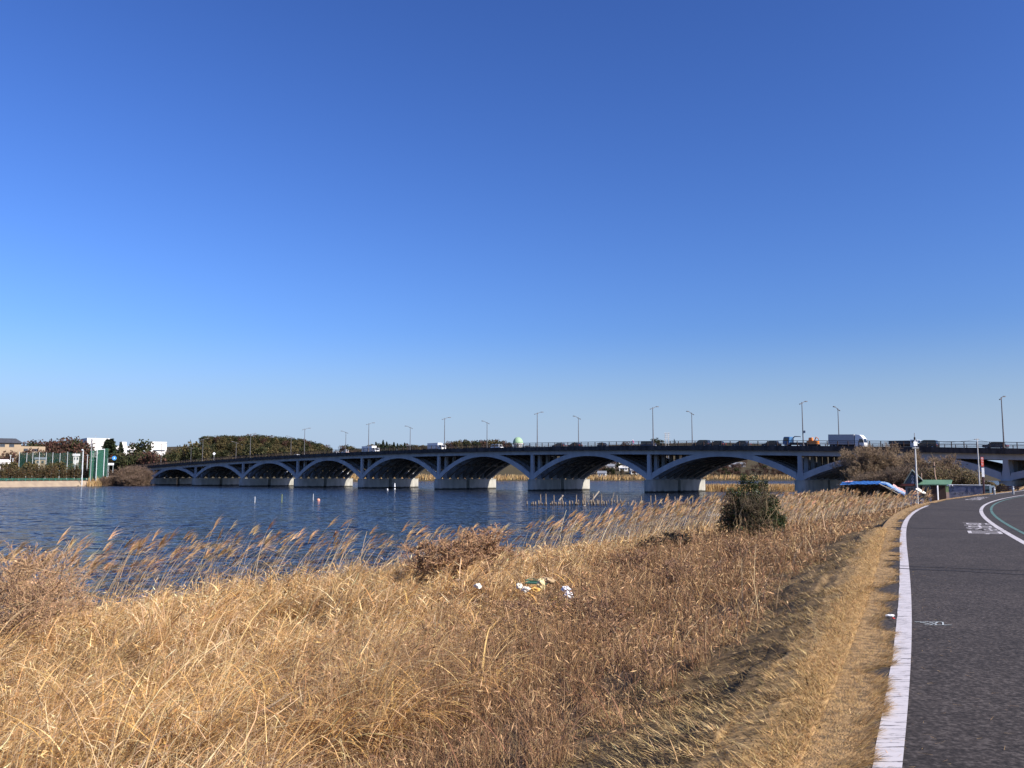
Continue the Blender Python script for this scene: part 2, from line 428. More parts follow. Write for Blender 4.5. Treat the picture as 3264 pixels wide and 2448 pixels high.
def asphalt_mat():
    m = bpy.data.materials.new('asphalt'); m.use_nodes = True
    nt = m.node_tree; p = nt.nodes['Principled BSDF']; p.inputs['Roughness'].default_value = .9; p.inputs['Specular IOR Level'].default_value = .25
    geo = nt.nodes.new('ShaderNodeNewGeometry')
    def noise(s, d=6):
        n = nt.nodes.new('ShaderNodeTexNoise'); n.inputs['Scale'].default_value = s; n.inputs['Detail'].default_value = d
        nt.links.new(geo.outputs['Position'], n.inputs['Vector']); return n
    big, fine, mid = noise(.5, 3), noise(32, 5), noise(4, 5)
    r = nt.nodes.new('ShaderNodeValToRGB')
    e = r.color_ramp.elements; e[0].position = .3; e[0].color = (.016, .013, .011, 1); e[1].position = .70; e[1].color = (.098, .082, .072, 1)
    e2 = r.color_ramp.elements.new(.5); e2.color = (.041, .033, .028, 1)
    nt.links.new(fine.outputs['Fac'], r.inputs['Fac'])
    mr = nt.nodes.new('ShaderNodeMapRange'); mr.inputs[1].default_value = .3; mr.inputs[2].default_value = .7; mr.inputs[3].default_value = .82; mr.inputs[4].default_value = 1.15
    nt.links.new(big.outputs['Fac'], mr.inputs[0])
    mr2 = nt.nodes.new('ShaderNodeMapRange'); mr2.inputs[1].default_value = .3; mr2.inputs[2].default_value = .7; mr2.inputs[3].default_value = .86; mr2.inputs[4].default_value = 1.12
    nt.links.new(mid.outputs['Fac'], mr2.inputs[0])
    k = nt.nodes.new('ShaderNodeMath'); k.operation = 'MULTIPLY'; nt.links.new(mr.outputs[0], k.inputs[0]); nt.links.new(mr2.outputs[0], k.inputs[1])
    mx = nt.nodes.new('ShaderNodeMix'); mx.data_type = 'RGBA'; mx.blend_type = 'MULTIPLY'; mx.inputs['Factor'].default_value = 1
    nt.links.new(r.outputs['Color'], mx.inputs['A']); nt.links.new(k.outputs[0], mx.inputs['B']); nt.links.new(mx.outputs['Result'], p.inputs['Base Color'])
    b = nt.nodes.new('ShaderNodeBump'); b.inputs['Strength'].default_value = .5; b.inputs['Distance'].default_value = .006
    nt.links.new(fine.outputs['Fac'], b.inputs['Height']); nt.links.new(b.outputs['Normal'], p.inputs['Normal'])
    return m
def paint_mat(name, c, worn):
    """road paint, worn through to the asphalt in cracks and specks"""
    m = bpy.data.materials.new(name); m.use_nodes = True
    nt = m.node_tree; p = nt.nodes['Principled BSDF']; p.inputs['Roughness'].default_value = .7
    geo = nt.nodes.new('ShaderNodeNewGeometry')
    mp = nt.nodes.new('ShaderNodeMapping'); mp.inputs['Rotation'].default_value = (0, 0, R(25)); mp.inputs['Scale'].default_value = (1.4, 11, 1)
    nt.links.new(geo.outputs['Position'], mp.inputs['Vector'])
    n = nt.nodes.new('ShaderNodeTexNoise'); n.inputs['Scale'].default_value = 2.6; n.inputs['Detail'].default_value = 9; n.inputs['Roughness'].default_value = .75
    nt.links.new(mp.outputs['Vector'], n.inputs['Vector'])
    r = nt.nodes.new('ShaderNodeValToRGB'); e = r.color_ramp.elements
    e[0].position = worn; e[0].color = (.09, .08, .08, 1); e[1].position = worn + .05; e[1].color = (*[x * .9 for x in c], 1)
    e3 = e.new(min(worn + .25, .98)); e3.color = (*c, 1)
    nt.links.new(n.outputs['Fac'], r.inputs['Fac']); nt.links.new(r.outputs['Color'], p.inputs['Base Color'])
    return m
yy = np.concatenate([np.linspace(-14, 60, 300), np.linspace(60.5, 160, 160)])
_vy = np.linspace(-14, 90, 5200); _v0 = np.zeros(5200)
def fringe(y):
    y = np.asarray(y); o = np.zeros(len(y))
    return .055 + .62 * np.clip(vnoise(y, o, .55, 36) - .50, 0, 1) + .10 * vnoise(y, o, .16, 37) + .05 * (vnoise(y, o, .05, 39) - .5)
_j = fringe(_vy)
tag(strip('verge', 0, .62, 2.713, _vy, mat('verge_turf', (.48, .30, .13), (.19, .125, .06), scale=11, rough=.95, bump=.9, bscale=70, contrast=(.36, .58)), jag=_j), kind='structure')
tag(strip('path', .40, -5.4, 2.70, yy, asphalt_mat()), kind='structure')
white = paint_mat('white_road_paint', (.56, .52, .51), .41)
y1 = np.linspace(-12, 48.5, 500); y2 = np.linspace(78, 150, 120)
jag = -np.abs(vnoise(y1, y1 * 0, .35, 5) - .5) * .02
tag(strip('edge_line', .0775, -.0775, 2.704, y1, white, jag=jag), kind='structure')
tag(strip('edge_line', .0775, -.0775, 2.704, y2, white), kind='structure')
tag(strip('centre_line', -2.60, -2.75, 2.704, yy, white), kind='structure')
tag(strip('green_line', -3.04, -3.15, 2.704, yy, paint_mat('green_road_paint', (.075, .20, .155), .45)), kind='structure')
band_m = mat('dark_band', (.022, .02, .022), (.03, .027, .028), scale=6)
def cross_band(y, wobble, w, seed):  # thin dark wobbly band laid across the path
    xs = np.linspace(-5.3, .3, 40)
    yl = y + (vnoise(xs, xs * 0 + seed, .7, seed) - .5) * wobble + (vnoise(xs, xs * 0, 2.5, seed + 3) - .5) * wobble * 2
    V = []
    for k, d in enumerate(xs):
        wv = w * (0.6 + .8 * vnoise(np.array([d]), np.array([seed]), .5, seed + 9)[0])
        for e in (-wv / 2, wv / 2):
            S = float(path_slope(yl[k])); n = math.sqrt(1 + S * S)
            V.append((float(path_x(yl[k] + e)) - d / n, yl[k] + e + d * S / n, 2.7045))
    Q = [(2 * i, 2 * i + 1, 2 * i + 3, 2 * i + 2) for i in range(len(xs) - 1)]
    tag(npmesh('dark_cross_band', np.array(V), np.array(Q), band_m), kind='structure')
for _y, _w, _k, _s in ((15.3, .35, .09, 1), (16.1, .3, .06, 2), (27.6, .10, .15, 3), (43.0, .15, .25, 4), (66.0, .2, .25, 6)): cross_band(_y, _w, _k, _s)

def road_text(chars, uv_near, uv_far, wide, name):
    """kanji painted along the path, facing the riders who come the other way"""
    x0, y0 = pz(*uv_near, 2.704); x1, y1_ = pz(*uv_far, 2.704)
    L = math.hypot(x1 - x0, y1_ - y0); ux, uy = (x1 - x0) / L, (y1_ - y0) / L
    V, Fc = [], []
    h = L / len(chars)
    for i, ch in enumerate(chars):
        vs, fs = text_mesh(ch, 1.0)
        a = np.array(vs); lo, hi = a.min(0), a.max(0); ce = (lo + hi) / 2; sp = hi - lo
        o = len(V)
        for p in vs:
            tx = -(p[0] - ce[0]) / max(sp[0], .2) * wide; ty = -(p[1] - ce[1]) / max(sp[1], .2) * h * .86
            al = (i + .5) * h + ty
            V.append((x0 + ux * al + uy * tx, y0 + uy * al - ux * tx, 2.7045))
        Fc += [tuple(k + o for k in f) for f in fs]
    b = MB(); b.add(V, Fc)
    tag(b.build(name, white), kind='structure')
road_text('自転車道', (3144, 1703), (3113, 1666.5), .86, 'road_lettering')
road_text('自転車道', (3096, 1594), (3135, 1584), .9, 'road_lettering')
ch_ = paint_mat('chalk', (.55, .6, .58), .42)
_b = MB(); _y = 9.9
for a in (((0, 0), (.31, 0)), ((.02, -.10), (.31, -.10)), ((.05, 0), (.12, -.10)), ((.16, 0), (.16, -.10)), ((.18, -.05), (.26, 0)), ((.22, -.1), (.31, 0))):
    (xa, ya), (xb, yb) = a; l = math.hypot(xb - xa, yb - ya); nx, ny = -(yb - ya) / l * .009, (xb - xa) / l * .009
    X = float(path_x(_y)) + .115
    _b.add([(X + xa + nx, _y + ya * 2 + ny, 2.705), (X + xb + nx, _y + yb * 2 + ny, 2.705), (X + xb - nx, _y + yb * 2 - ny, 2.705), (X + xa - nx, _y + ya * 2 - ny, 2.705)], [(0, 1, 2, 3)])
tag(_b.build('chalk_mark', ch_), kind='structure')

# ================================================================== the bridge
_A, _B, _C = 3199.798, -219.359, .16608
_S = 41.5
_D0 = _S / math.hypot((_B - CX * _C) / F, _C / cT)
def bline(k):
    D = _D0 * (1 + _C * k)
    return _D0 * ((_A - CX) + (_B - CX * _C) * k) / F, D / cT
B0 = np.array(bline(0.0)); _d = np.array(bline(1.0)) - B0; _d /= np.linalg.norm(_d)      # along the bridge, away from us
BN = np.array([-_d[1], _d[0]]); BN = BN if BN[1] > 0 else -BN                                 # across it, to the far side
BRZ = math.atan2(-_d[1], -_d[0])                                                             # local x = -along, local y = across
VU = [3207, 2550, 2068, 1695, 1396, 1151, 946, 772, 621, 488]
PS = [_S * (_A - u) / (u * _C - _B) for u in VU]
PS = [PS[0] - 44.0] + PS + [PS[-1] + 41.0]                                                    # pier stations
_rv = [1406, 1408.7, 1409.8, 1412.5, 1416.5, 1428, 1442, 1453.5, 1465, 1475]
_rz = [zy(u, v, float((B0 + _d * s)[1])) - 1.15 for u, v, s in zip(VU, _rv, PS[1:11])]
_dz = np.polyfit(PS[1:11], _rz, 3)
def zd(s): return float(np.polyval(_dz, min(max(s, -60), 420)))                               # top of the deck edge
def bw(s, t): p = B0 + _d * s + BN * t; return float(p[0]), float(p[1])
def s_at(u, t):
    k = (u - CX) / F * cT
    p = B0 + BN * t
    return (k * p[1] - p[0]) / (_d[0] - k * _d[1])

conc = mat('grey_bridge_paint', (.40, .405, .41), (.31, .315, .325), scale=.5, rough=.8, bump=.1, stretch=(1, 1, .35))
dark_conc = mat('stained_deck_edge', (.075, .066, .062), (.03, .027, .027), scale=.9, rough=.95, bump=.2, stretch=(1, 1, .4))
rail_m = mat('brown_rail_paint', (.055, .036, .028), (.035, .024, .02), scale=3, rough=.6)
rail_p = mat('rail_post_paint', (.12, .07, .04), (.07, .045, .03), scale=2, rough=.6)
galv = mat('galvanised_steel', (.34, .35, .36), (.26, .27, .28), scale=5, rough=.5, metal=.3)
lamp_m = mat('lamp_column_paint', (.13, .125, .13), (.09, .085, .09), scale=4, rough=.5)
def pier_mat():
    m = bpy.data.materials.new('pier_concrete'); m.use_nodes = True
    nt = m.node_tree; p = nt.nodes['Principled BSDF']; p.inputs['Roughness'].default_value = .9
    geo = nt.nodes.new('ShaderNodeNewGeometry'); sx = nt.nodes.new('ShaderNodeSeparateXYZ'); nt.links.new(geo.outputs['Position'], sx.inputs[0])
    n = nt.nodes.new('ShaderNodeTexNoise'); n.inputs['Scale'].default_value = .7; n.inputs['Detail'].default_value = 7
    mp = nt.nodes.new('ShaderNodeMapping'); mp.inputs['Scale'].default_value = (1, 1, .4); nt.links.new(geo.outputs['Position'], mp.inputs[0]); nt.links.new(mp.outputs[0], n.inputs['Vector'])
    r = nt.nodes.new('ShaderNodeValToRGB'); e = r.color_ramp.elements; e[0].position = .35; e[0].color = (.28, .27, .235, 1); e[1].position = .65; e[1].color = (.40, .385, .335, 1)
    nt.links.new(n.outputs['Fac'], r.inputs['Fac'])
    ad = nt.nodes.new('ShaderNodeMath'); ad.operation = 'MULTIPLY_ADD'; ad.inputs[1].default_value = .5; nt.links.new(n.outputs['Fac'], ad.inputs[0]); nt.links.new(sx.outputs['Z'], ad.inputs[2])
    mr = nt.nodes.new('ShaderNodeMapRange'); mr.inputs[1].default_value = .55; mr.inputs[2].default_value = .85; nt.links.new(ad.outputs[0], mr.inputs[0])
    mx = nt.nodes.new('ShaderNodeMix'); mx.data_type = 'RGBA'; mx.inputs['A'].default_value = (.03, .028, .022, 1)      # wet tide stain
    nt.links.new(mr.outputs[0], mx.inputs['Factor']); nt.links.new(r.outputs['Color'], mx.inputs['B']); nt.links.new(mx.outputs['Result'], p.inputs['Base Color'])
    return m
pier_m = pier_mat()
inner_conc = mat('shaded_rib_concrete', (.20, .195, .19), (.13, .128, .125), scale=.6, rough=.9, bump=.1)  # inner ribs and beams coloured darker to deepen the shade under the arches

RIBS_A = [(0, .7), (3.2, 4.1), (6.7, 7.6), (10.2, 10.9)]
RIBS_B = [(13.2, 13.9), (16.6, 17.5), (20.1, 21.0), (23.4, 24.1)]
VB = 3.5
def arch_pts(i, n=36):
    a, b = PS[i], PS[i + 1]
    s0, s1 = a + .85, b - .85; c = (s0 + s1) / 2; hs = (s1 - s0) / 2
    zc = zd(c) - 2.68
    ss = np.linspace(s0, s1, n + 1); xi = (ss - c) / hs
    lo = VB + (zc - VB) * (1 - np.abs(xi) ** 2.05)
    sl = 2.05 * np.abs(xi) ** 1.05 * (zc - VB) / hs
    hi = lo + 1.22 * np.sqrt(1 + sl ** 2) * (1 + .12 * np.abs(xi))
    hi = np.minimum(hi, [zd(s) - 2.2 for s in ss])
    return ss, lo, hi
def build_bridge():
    br = thing('arch_bridge', 'long grey concrete road bridge with open spandrel arches crossing the lake', 'bridge', (float(B0[0]), float(B0[1]), 0), BRZ)
    nsp = len(PS) - 1
    for i in range(nsp):
        ss, lo, hi = arch_pts(i)
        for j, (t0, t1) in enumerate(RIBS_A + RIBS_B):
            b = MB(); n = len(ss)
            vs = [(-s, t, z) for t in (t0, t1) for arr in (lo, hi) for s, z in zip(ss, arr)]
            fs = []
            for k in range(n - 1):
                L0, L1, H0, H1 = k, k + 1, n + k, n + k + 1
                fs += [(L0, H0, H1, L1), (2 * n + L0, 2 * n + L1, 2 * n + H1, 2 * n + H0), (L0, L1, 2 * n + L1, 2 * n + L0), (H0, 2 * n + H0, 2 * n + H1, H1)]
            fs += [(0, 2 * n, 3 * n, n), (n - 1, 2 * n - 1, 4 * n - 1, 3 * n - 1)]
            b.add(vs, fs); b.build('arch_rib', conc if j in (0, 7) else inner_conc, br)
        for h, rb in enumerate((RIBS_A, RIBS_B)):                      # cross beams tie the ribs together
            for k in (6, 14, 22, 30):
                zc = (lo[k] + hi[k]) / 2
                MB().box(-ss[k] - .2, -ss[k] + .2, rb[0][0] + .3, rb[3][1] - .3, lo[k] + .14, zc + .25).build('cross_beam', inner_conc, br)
    s_all = np.linspace(PS[0], PS[-1], 150)
    for j, (t0, t1) in enumerate(RIBS_A + RIBS_B):                     # girders under the deck
        b = MB(); n = len(s_all)
        vs = [(-s, t, zd(s) + o) for t in (t0 - .003, t1 + .003) for o in (-2.25, -1.1) for s in s_all]
        fs = []
        for k in range(n - 1):
            fs += [(k, n + k, n + k + 1, k + 1), (2 * n + k, 2 * n + k + 1, 3 * n + k + 1, 3 * n + k), (k, k + 1, 2 * n + k + 1, 2 * n + k), (n + k, 3 * n + k, 3 * n + k + 1, n + k + 1)]
        b.add(vs, fs); b.build('girder', conc, br)
    for i in range(len(PS)):
        s = PS[i]; zt = zd(s) - 2.2
        for t0, t1 in RIBS_A + RIBS_B:
            w = min(.5, .5)
            zc = min(VB + 2.4, zt - .6)
            b = MB(); b.prism([(-s - 1.0, VB - .1), (-s + 1.0, VB - .1), (-s + .72, VB + 1.3), (-s + .50, zc), (-s + .46, zt + .1), (-s - .46, zt + .1), (-s - .50, zc), (-s - .72, VB + 1.3)], t0 - .006, t1 + .006)
            b.build('spandrel_column', conc, br)
        for ta, tb, fl in ((-1.1, 11.5, 1), (12.9, 26.3, 0)):
            rn_ = lambda c, a0: [(-s + 1.35 * math.cos(a), c + 1.35 * math.sin(a)) for a in np.linspace(a0, a0 + math.pi, 13)]
            pl = ([(-s + 1.35, tb), (-s - 1.35, tb)] + rn_(ta + 1.35, math.pi)) if fl else (rn_(tb - 1.35, 0) + [(-s - 1.35, ta), (-s + 1.35, ta)])
            b = MB(); b.prism(pl, -1.8, 3.30, 'z'); p = b.build('pier', pier_m, br)
            c = MB(); cx = -s; cy = (ta + tb) / 2
            c.prism([(cx + (x - cx) * 1.08, cy + (y - cy) * 1.015) for x, y in pl], 3.301, 3.42, 'z'); c.build('coping', pier_m, p)
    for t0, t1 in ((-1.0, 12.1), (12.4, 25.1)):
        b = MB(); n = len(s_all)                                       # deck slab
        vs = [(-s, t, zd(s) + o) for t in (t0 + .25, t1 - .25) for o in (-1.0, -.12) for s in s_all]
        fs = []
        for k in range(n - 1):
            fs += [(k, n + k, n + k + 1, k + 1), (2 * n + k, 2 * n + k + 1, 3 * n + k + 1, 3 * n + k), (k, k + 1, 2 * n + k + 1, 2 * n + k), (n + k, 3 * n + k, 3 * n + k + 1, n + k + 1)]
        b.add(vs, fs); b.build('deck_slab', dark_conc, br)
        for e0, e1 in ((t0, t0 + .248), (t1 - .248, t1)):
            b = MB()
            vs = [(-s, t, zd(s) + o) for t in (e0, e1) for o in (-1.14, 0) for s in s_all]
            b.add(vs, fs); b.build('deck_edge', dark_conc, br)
    for tt, near in ((-.85, True), (24.95, False)):
        for i in range(nsp):
            s0, s1 = PS[i], PS[i + 1]
            r = MB(); posts = MB()
            ns = max(2, int(round((s1 - s0) / 2.4)))
            sp = np.linspace(s0, s1, ns + 1)
            for a, c in zip(sp[:-1], sp[1:]):
                for zo, h, w in ((1.08, .12, .11), (.80, .05, .05), (.16, .06, .05)):
                    r.add([(-a, tt - w / 2, zd(a) + zo), (-c, tt - w / 2, zd(c) + zo), (-c, tt + w / 2, zd(c) + zo), (-a, tt + w / 2, zd(a) + zo),
                           (-a, tt - w / 2, zd(a) + zo + h), (-c, tt - w / 2, zd(c) + zo + h), (-c, tt + w / 2, zd(c) + zo + h), (-a, tt + w / 2, zd(a) + zo + h)],
                          [(3, 2, 1, 0), (4, 5, 6, 7), (0, 1, 5, 4), (1, 2, 6, 5), (2, 3, 7, 6), (3, 0, 4, 7)])
                if near:
                    for q in np.linspace(a, c, 17)[1:-1]: r.box(-q - .012, -q + .012, tt - .012, tt + .012, zd(q) + .2, zd(q) + .82)
                posts.box(-a - .07, -a + .07, tt - .08, tt + .08, zd(a) - .01, zd(a) + 1.075)
            o = r.build('railing', rail_m, br); posts.build('post', rail_p, o)
    return br
bridge = build_bridge()

# ------------------------------------------------------------------ street lamps on the bridge
def make_lamp(sgn):
    t = thing('street_lamp', 'lamp', 'street lamp', group='street lamps on the bridge')
    MB().tube([(0, 0, 0), (0, 0, 3), (0, 0, 10.0)], [.15, .13, .085], 8).build('pole', lamp_m, t)
    MB().lathe([(.26, 0), (.26, .1), (.17, .35)], 10).build('base_plate', lamp_m, t)
    a = MB().tube([(0, 0, 9.6), (0, .7, 10.0), (0, 1.5, 10.22), (0, 2.5, 10.28)], [.075, .07, .06, .05], 6).build('arm', lamp_m, t)
    MB().prism([(1.55, 10.20), (1.7, 10.14), (2.55, 10.18), (2.62, 10.27), (2.5, 10.38), (1.7, 10.34)], -.17, .17, 'x').build('lamp_head', lamp_m, a)
    a = MB().tube([(0, 0, 9.75), (0, -.5, 9.68), (0, -.9, 9.52)], [.06, .055, .05], 6).build('arm', lamp_m, t)
    MB().prism([(-.55, 9.60), (-.6, 9.52), (-1.12, 9.36), (-1.16, 9.44), (-1.0, 9.58)], -.13, .13, 'x').build('lamp_head', lamp_m, a)
    return t
lampN = make_lamp(1)
ORD = ['first', 'second', 'third', 'fourth', 'fifth', 'sixth', 'seventh', 'eighth', 'ninth', 'tenth', 'eleventh']
def place_lamp(s, t, far, label):
    x, y = bw(s, t)
    return dup(lampN, loc=(x, y, zd(s)), rz=BRZ + (math.pi if far else 0), label=label)
nearU = [(3206, 1), (2564, 2), (2084, 3), (1713, 4), (1416, 5), (1173, 6), (968, 7), (795, 8), (643, 9), (511, 10)]
farU = [(2679, 2), (2209, 3), (1845, 4), (1552, 5), (1306, 6), (1100, 7), (925, 8), (750, 9), (606, 10)]
SIGNED = {}
for u, k in nearU: SIGNED[('n', k)] = place_lamp(s_at(u, -.4), -.4, False, f'lamp on the near bridge railing, {ORD[k - 1]} of its row from the path end')
for u, k in farU: SIGNED[('f', k)] = place_lamp(s_at(u, 24.4), 24.4, True, f'lamp on the far bridge railing, arm reaching back over the road, {ORD[k - 2]} of its row')
for o in list(lampN.children_recursive): bpy.data.objects.remove(o)
bpy.data.objects.remove(lampN)
for key in (('n', 2), ('f', 2)):
    MB().box(.16, .62, -.03, .03, 2.9, 3.45).build('lamp_sign', galv, SIGNED[key])

# ------------------------------------------------------------------ vehicles
glass = mat('car_glass', (.02, .025, .03), (.015, .018, .022), rough=.08, spec=.8)
tyre = mat('tyre_rubber', (.02, .02, .02), (.015, .015, .015), rough=.9)
steel = mat('wheel_steel', (.35, .35, .36), rough=.4, metal=.5)
light_g = mat('headlamp_glass', (.75, .75, .72), rough=.15)
tail_g = mat('tail_lamp_glass', (.4, .02, .015), rough=.2)
def paint(name, c): return mat(name, c, tuple(x * .9 for x in c), scale=3, rough=.3, spec=.6)
P_ = {'black': paint('black_car_paint', (.014, .014, .016)), 'dark': paint('dark_grey_car_paint', (.05, .052, .058)), 'silver': paint('silver_car_paint', (.36, .37, .38)),
      'white': paint('white_car_paint', (.8, .8, .78)), 'blue': paint('blue_truck_paint', (.06, .16, .32)), 'navy': paint('navy_car_paint', (.02, .03, .07)), 'orange': paint('orange_machine_paint', (.62, .20, .03)),
      'grey_box': paint('grey_cargo_panel', (.34, .35, .37)), 'wbox': paint('white_cargo_panel', (.74, .73, .72)), 'red': paint('dull_red_paint', (.3, .05, .04))}
def wheels(t, xs, r, half, w=.2):
    for x in xs:
        for sg in (-1, 1):
            o = MB().wheel(x, sg * half, r, r, w).build('wheel', tyre, t)
            MB().lathe([(r * .5, -.01), (r * .55, 0), (r * .3, .012)], 10).build('rim', steel, o).matrix_local = Matrix.Translation((x, sg * (half + w / 2), r)) @ Matrix.Rotation(-sg * math.pi / 2, 4, 'X')
def car(label, p, kind='sedan', cat='car'):
    t = thing({'van': 'van', 'suv': 'car'}.get(kind, 'car'), label, cat)
    H = {'sedan': 1.46, 'suv': 1.78, 'van': 1.88, 'kei': 1.66}[kind]; L = {'sedan': 4.5, 'suv': 4.6, 'van': 4.4, 'kei': 3.4}[kind]; Wd = .86 if kind != 'kei' else .74
    hb = .92 if kind in ('sedan', 'kei') else 1.02
    a, b = L / 2, -L / 2                                                # front is +x
    body = [(b + .05, .28), (a - .1, .28), (a, .45), (a - .02, .68), (a - .25, hb - .12), (a - 1.15, hb), (b + .1, hb), (b, .75)]
    if kind == 'van': body = [(b + .03, .3), (a - .06, .3), (a, .5), (a - .1, hb - .1), (a - .35, hb), (b + .03, hb), (b, .7)]
    m = MB(); m.prism(body, -Wd, Wd); m.build('body', p, t)
    fr = {'sedan': 1.05, 'suv': 1.0, 'van': .3, 'kei': .7}[kind]; rr = {'sedan': .55, 'suv': .1, 'van': .05, 'kei': .08}[kind]
    cab = [(a - fr, hb + .002), (a - fr - .75 if kind != 'van' else a - fr - .45, H - .06), (a - fr - 1.1, H), (b + rr + .45, H), (b + rr + .15, H - .07), (b + rr, hb + .002)]
    m = MB(); m.prism(cab, -Wd + .12, Wd - .12); c = m.build('cabin', p, t)
    g = MB(); zc = hb + (H - hb) * .5
    win = [(a - fr - .18, hb + .06), (a - fr - .72 if kind != 'van' else a - fr - .46, H - .13), (b + rr + .3, H - .13), (b + rr + .14, hb + .06)]
    for y0, y1 in ((-Wd + .108, -Wd + .121), (Wd - .121, Wd - .108)): g.prism(win, y0, y1)
    g.build('side_window', glass, c)
    g = MB(); x0, z0, x1, z1 = cab[0][0], hb + .05, cab[1][0], H - .1
    g.add([(x0 + .012, -Wd + .2, z0), (x0 + .012, Wd - .2, z0), (x1 + .05, Wd - .26, z1), (x1 + .05, -Wd + .26, z1)], [(0, 1, 2, 3)]); g.build('windscreen', glass, c)
    g = MB(); g.add([(cab[5][0] - .012, -Wd + .2, hb + .07), (cab[5][0] - .012, Wd - .2, hb + .07), (cab[4][0] - .014, Wd - .26, H - .13), (cab[4][0] - .014, -Wd + .26, H - .13)], [(0, 1, 2, 3)]); g.build('rear_window', glass, c)
    for sg in (-1, 1):
        MB().box(a - .12, a + .01, sg * (Wd - .25) - .17, sg * (Wd - .25) + .17, .56, .68).build('headlight', light_g, t)
        MB().box(b - .012, b + .1, sg * (Wd - .2) - .13, sg * (Wd - .2) + .13, .64, .86).build('tail_light', tail_g, t)
        MB().bbox(a - fr - .42, a - fr - .24, sg * (Wd + .06) - .08, sg * (Wd + .06) + .08, hb + .03, hb + .16, .02).build('mirror', p, t)
    wheels(t, (a - .85, b + .85), .31, Wd - .1)
    return t
def truck(label, L, H, box_m, cab_p, deflector=False, cab_len=1.7):
    t = thing('box_truck', label, 'truck')
    a, b = L / 2, -L / 2; W = 1.1 if H < 3.2 else 1.15
    m = MB(); m.bbox(b, a - cab_len - .25, -W, W, .95, H, .04); bx = m.build('cargo_box', box_m, t)
    r = MB()
    for sg in (-1, 1):
        r.box(b, a - cab_len - .25, sg * W - .012, sg * W + .012, .93, 1.03); r.box(b, a - cab_len - .25, sg * W - .012, sg * W + .012, H - .1, H - .02)
    r.build('edge_trim', galv, bx)
    MB().box(b + .1, a - .3, -.45, .45, .55, .94).build('chassis', tyre, t)
    hc = 2.35 if H < 3.3 else 2.5
    cabp = [(a - cab_len, .5), (a - .04, .5), (a, .7), (a - .03, 1.35), (a - .28, hc - .1), (a - .5, hc), (a - cab_len, hc)]
    c = MB().prism(cabp, -W + .04, W - .04).build('cab', cab_p, t)
    MB().add([(a - .02, -W + .2, 1.42), (a - .02, W - .2, 1.42), (a - .26, W - .22, hc - .16), (a - .26, -W + .22, hc - .16)], [(0, 1, 2, 3)]).build('windscreen', glass, c)
    g = MB()
    for sg in (-1, 1): g.prism([(a - .2, 1.4), (a - .4, hc - .2), (a - 1.2, hc - .2), (a - 1.25, 1.4)], sg * (W - .045) - .012, sg * (W - .045) + .012)
    g.build('side_window', glass, c)
    if deflector:
        MB().prism([(a - cab_len + .05, hc + .01), (a - .45, hc + .01), (a - .6, hc + .25), (a - 1.1, H - .12), (a - cab_len + .05, H + .02)], -W + .1, W - .1).build('wind_deflector', P_['white'], c)
    for sg in (-1, 1):
        MB().box(a - .03, a + .025, sg * .8 - .2, sg * .8 + .2, .72, .9).build('headlight', light_g, t)
        MB().box(b - .02, b + .02, sg * .85 - .15, sg * .85 + .15, .8, .93).build('tail_light', tail_g, t)
        MB().box(a - .25, a - .12, sg * (W + .18) - .1, sg * (W + .18) + .1, 1.5, 2.0).build('mirror', tyre, t)
    wheels(t, (a - .95, b + 1.0, b + 1.9) if L > 7 else (a - .9, b + 1.1), .44 if L > 7 else .36, W - .16, .26)
    return t
def on_bridge(o, u, t, toward=True):
    s = s_at(u, t); x, y = bw(s, t); o.location = (x, y, zd(s) - .115)
    o.rotation_euler = (0, math.atan((zd(s - 3) - zd(s + 3)) / 6) * (-1 if toward else 1) * 1.0, BRZ + (0 if toward else math.pi))
FAR1, FAR2, NEAR1, NEAR2 = 16.2, 19.6, 8.6, 5.2
on_bridge(truck('large box truck with grey cargo box and white roof deflector by the bare trees', 8.8, 3.35, P_['grey_box'], P_['white'], True, 2.2), 2706, FAR2)
on_bridge(truck('white box truck on the bridge, left of the green dome', 7.6, 3.05, P_['wbox'], P_['white']), 1391, FAR1)
on_bridge(truck('white box truck with reddish grey box near the left wooded hill', 8.4, 3.1, P_['wbox'], P_['white']), 1180, FAR1)
for lab, p, k, u, tt, tw in (
    ('dark sedan, partly hidden by the railing just right of the green dome', 'dark', 'sedan', 1783, NEAR1, False),
    ('black low car on the bridge under the third far lamp', 'black', 'sedan', 1833, NEAR1, False),
    ('dark hatchback seen against the sky between two lamps', 'dark', 'kei', 1925, FAR1, True),
    ('blue and white van passing the fourth near lamp', 'navy', 'van', 2068, FAR1, True),
    ('tall black off-road car standing above the railing', 'black', 'suv', 2239, NEAR1, False),
    ('black sedan close behind the tall off-road car', 'black', 'sedan', 2287, NEAR1, False),
    ('dark grey sedan in the gap before the blue truck', 'dark', 'sedan', 2366, NEAR1, False),
    ('black sedan with a long low roof nearest the blue truck', 'black', 'sedan', 2462, NEAR1, False),
    ('silver and white small van just left of the dome', 'white', 'van', 1584, FAR1, True),
    ('white car on the left third of the bridge', 'white', 'sedan', 947, FAR1, True),
    ('white small van right of the wooded hill', 'white', 'kei', 1072, FAR1, True),
    ('white hatchback close to the far lamp past the hill', 'white', 'kei', 1098, NEAR1, False),
    ('white car at the far left end of the bridge', 'white', 'sedan', 547, FAR1, True),
    ('black estate car right of the utility pole', 'black', 'suv', 2958, NEAR1, False),
    ('dark sedan on the right end of the bridge by the last lamp', 'dark', 'sedan', 3178, NEAR2, False)):
    on_bridge(car(lab, P_[p], k, 'van' if k == 'van' else 'car'), u, tt, tw)
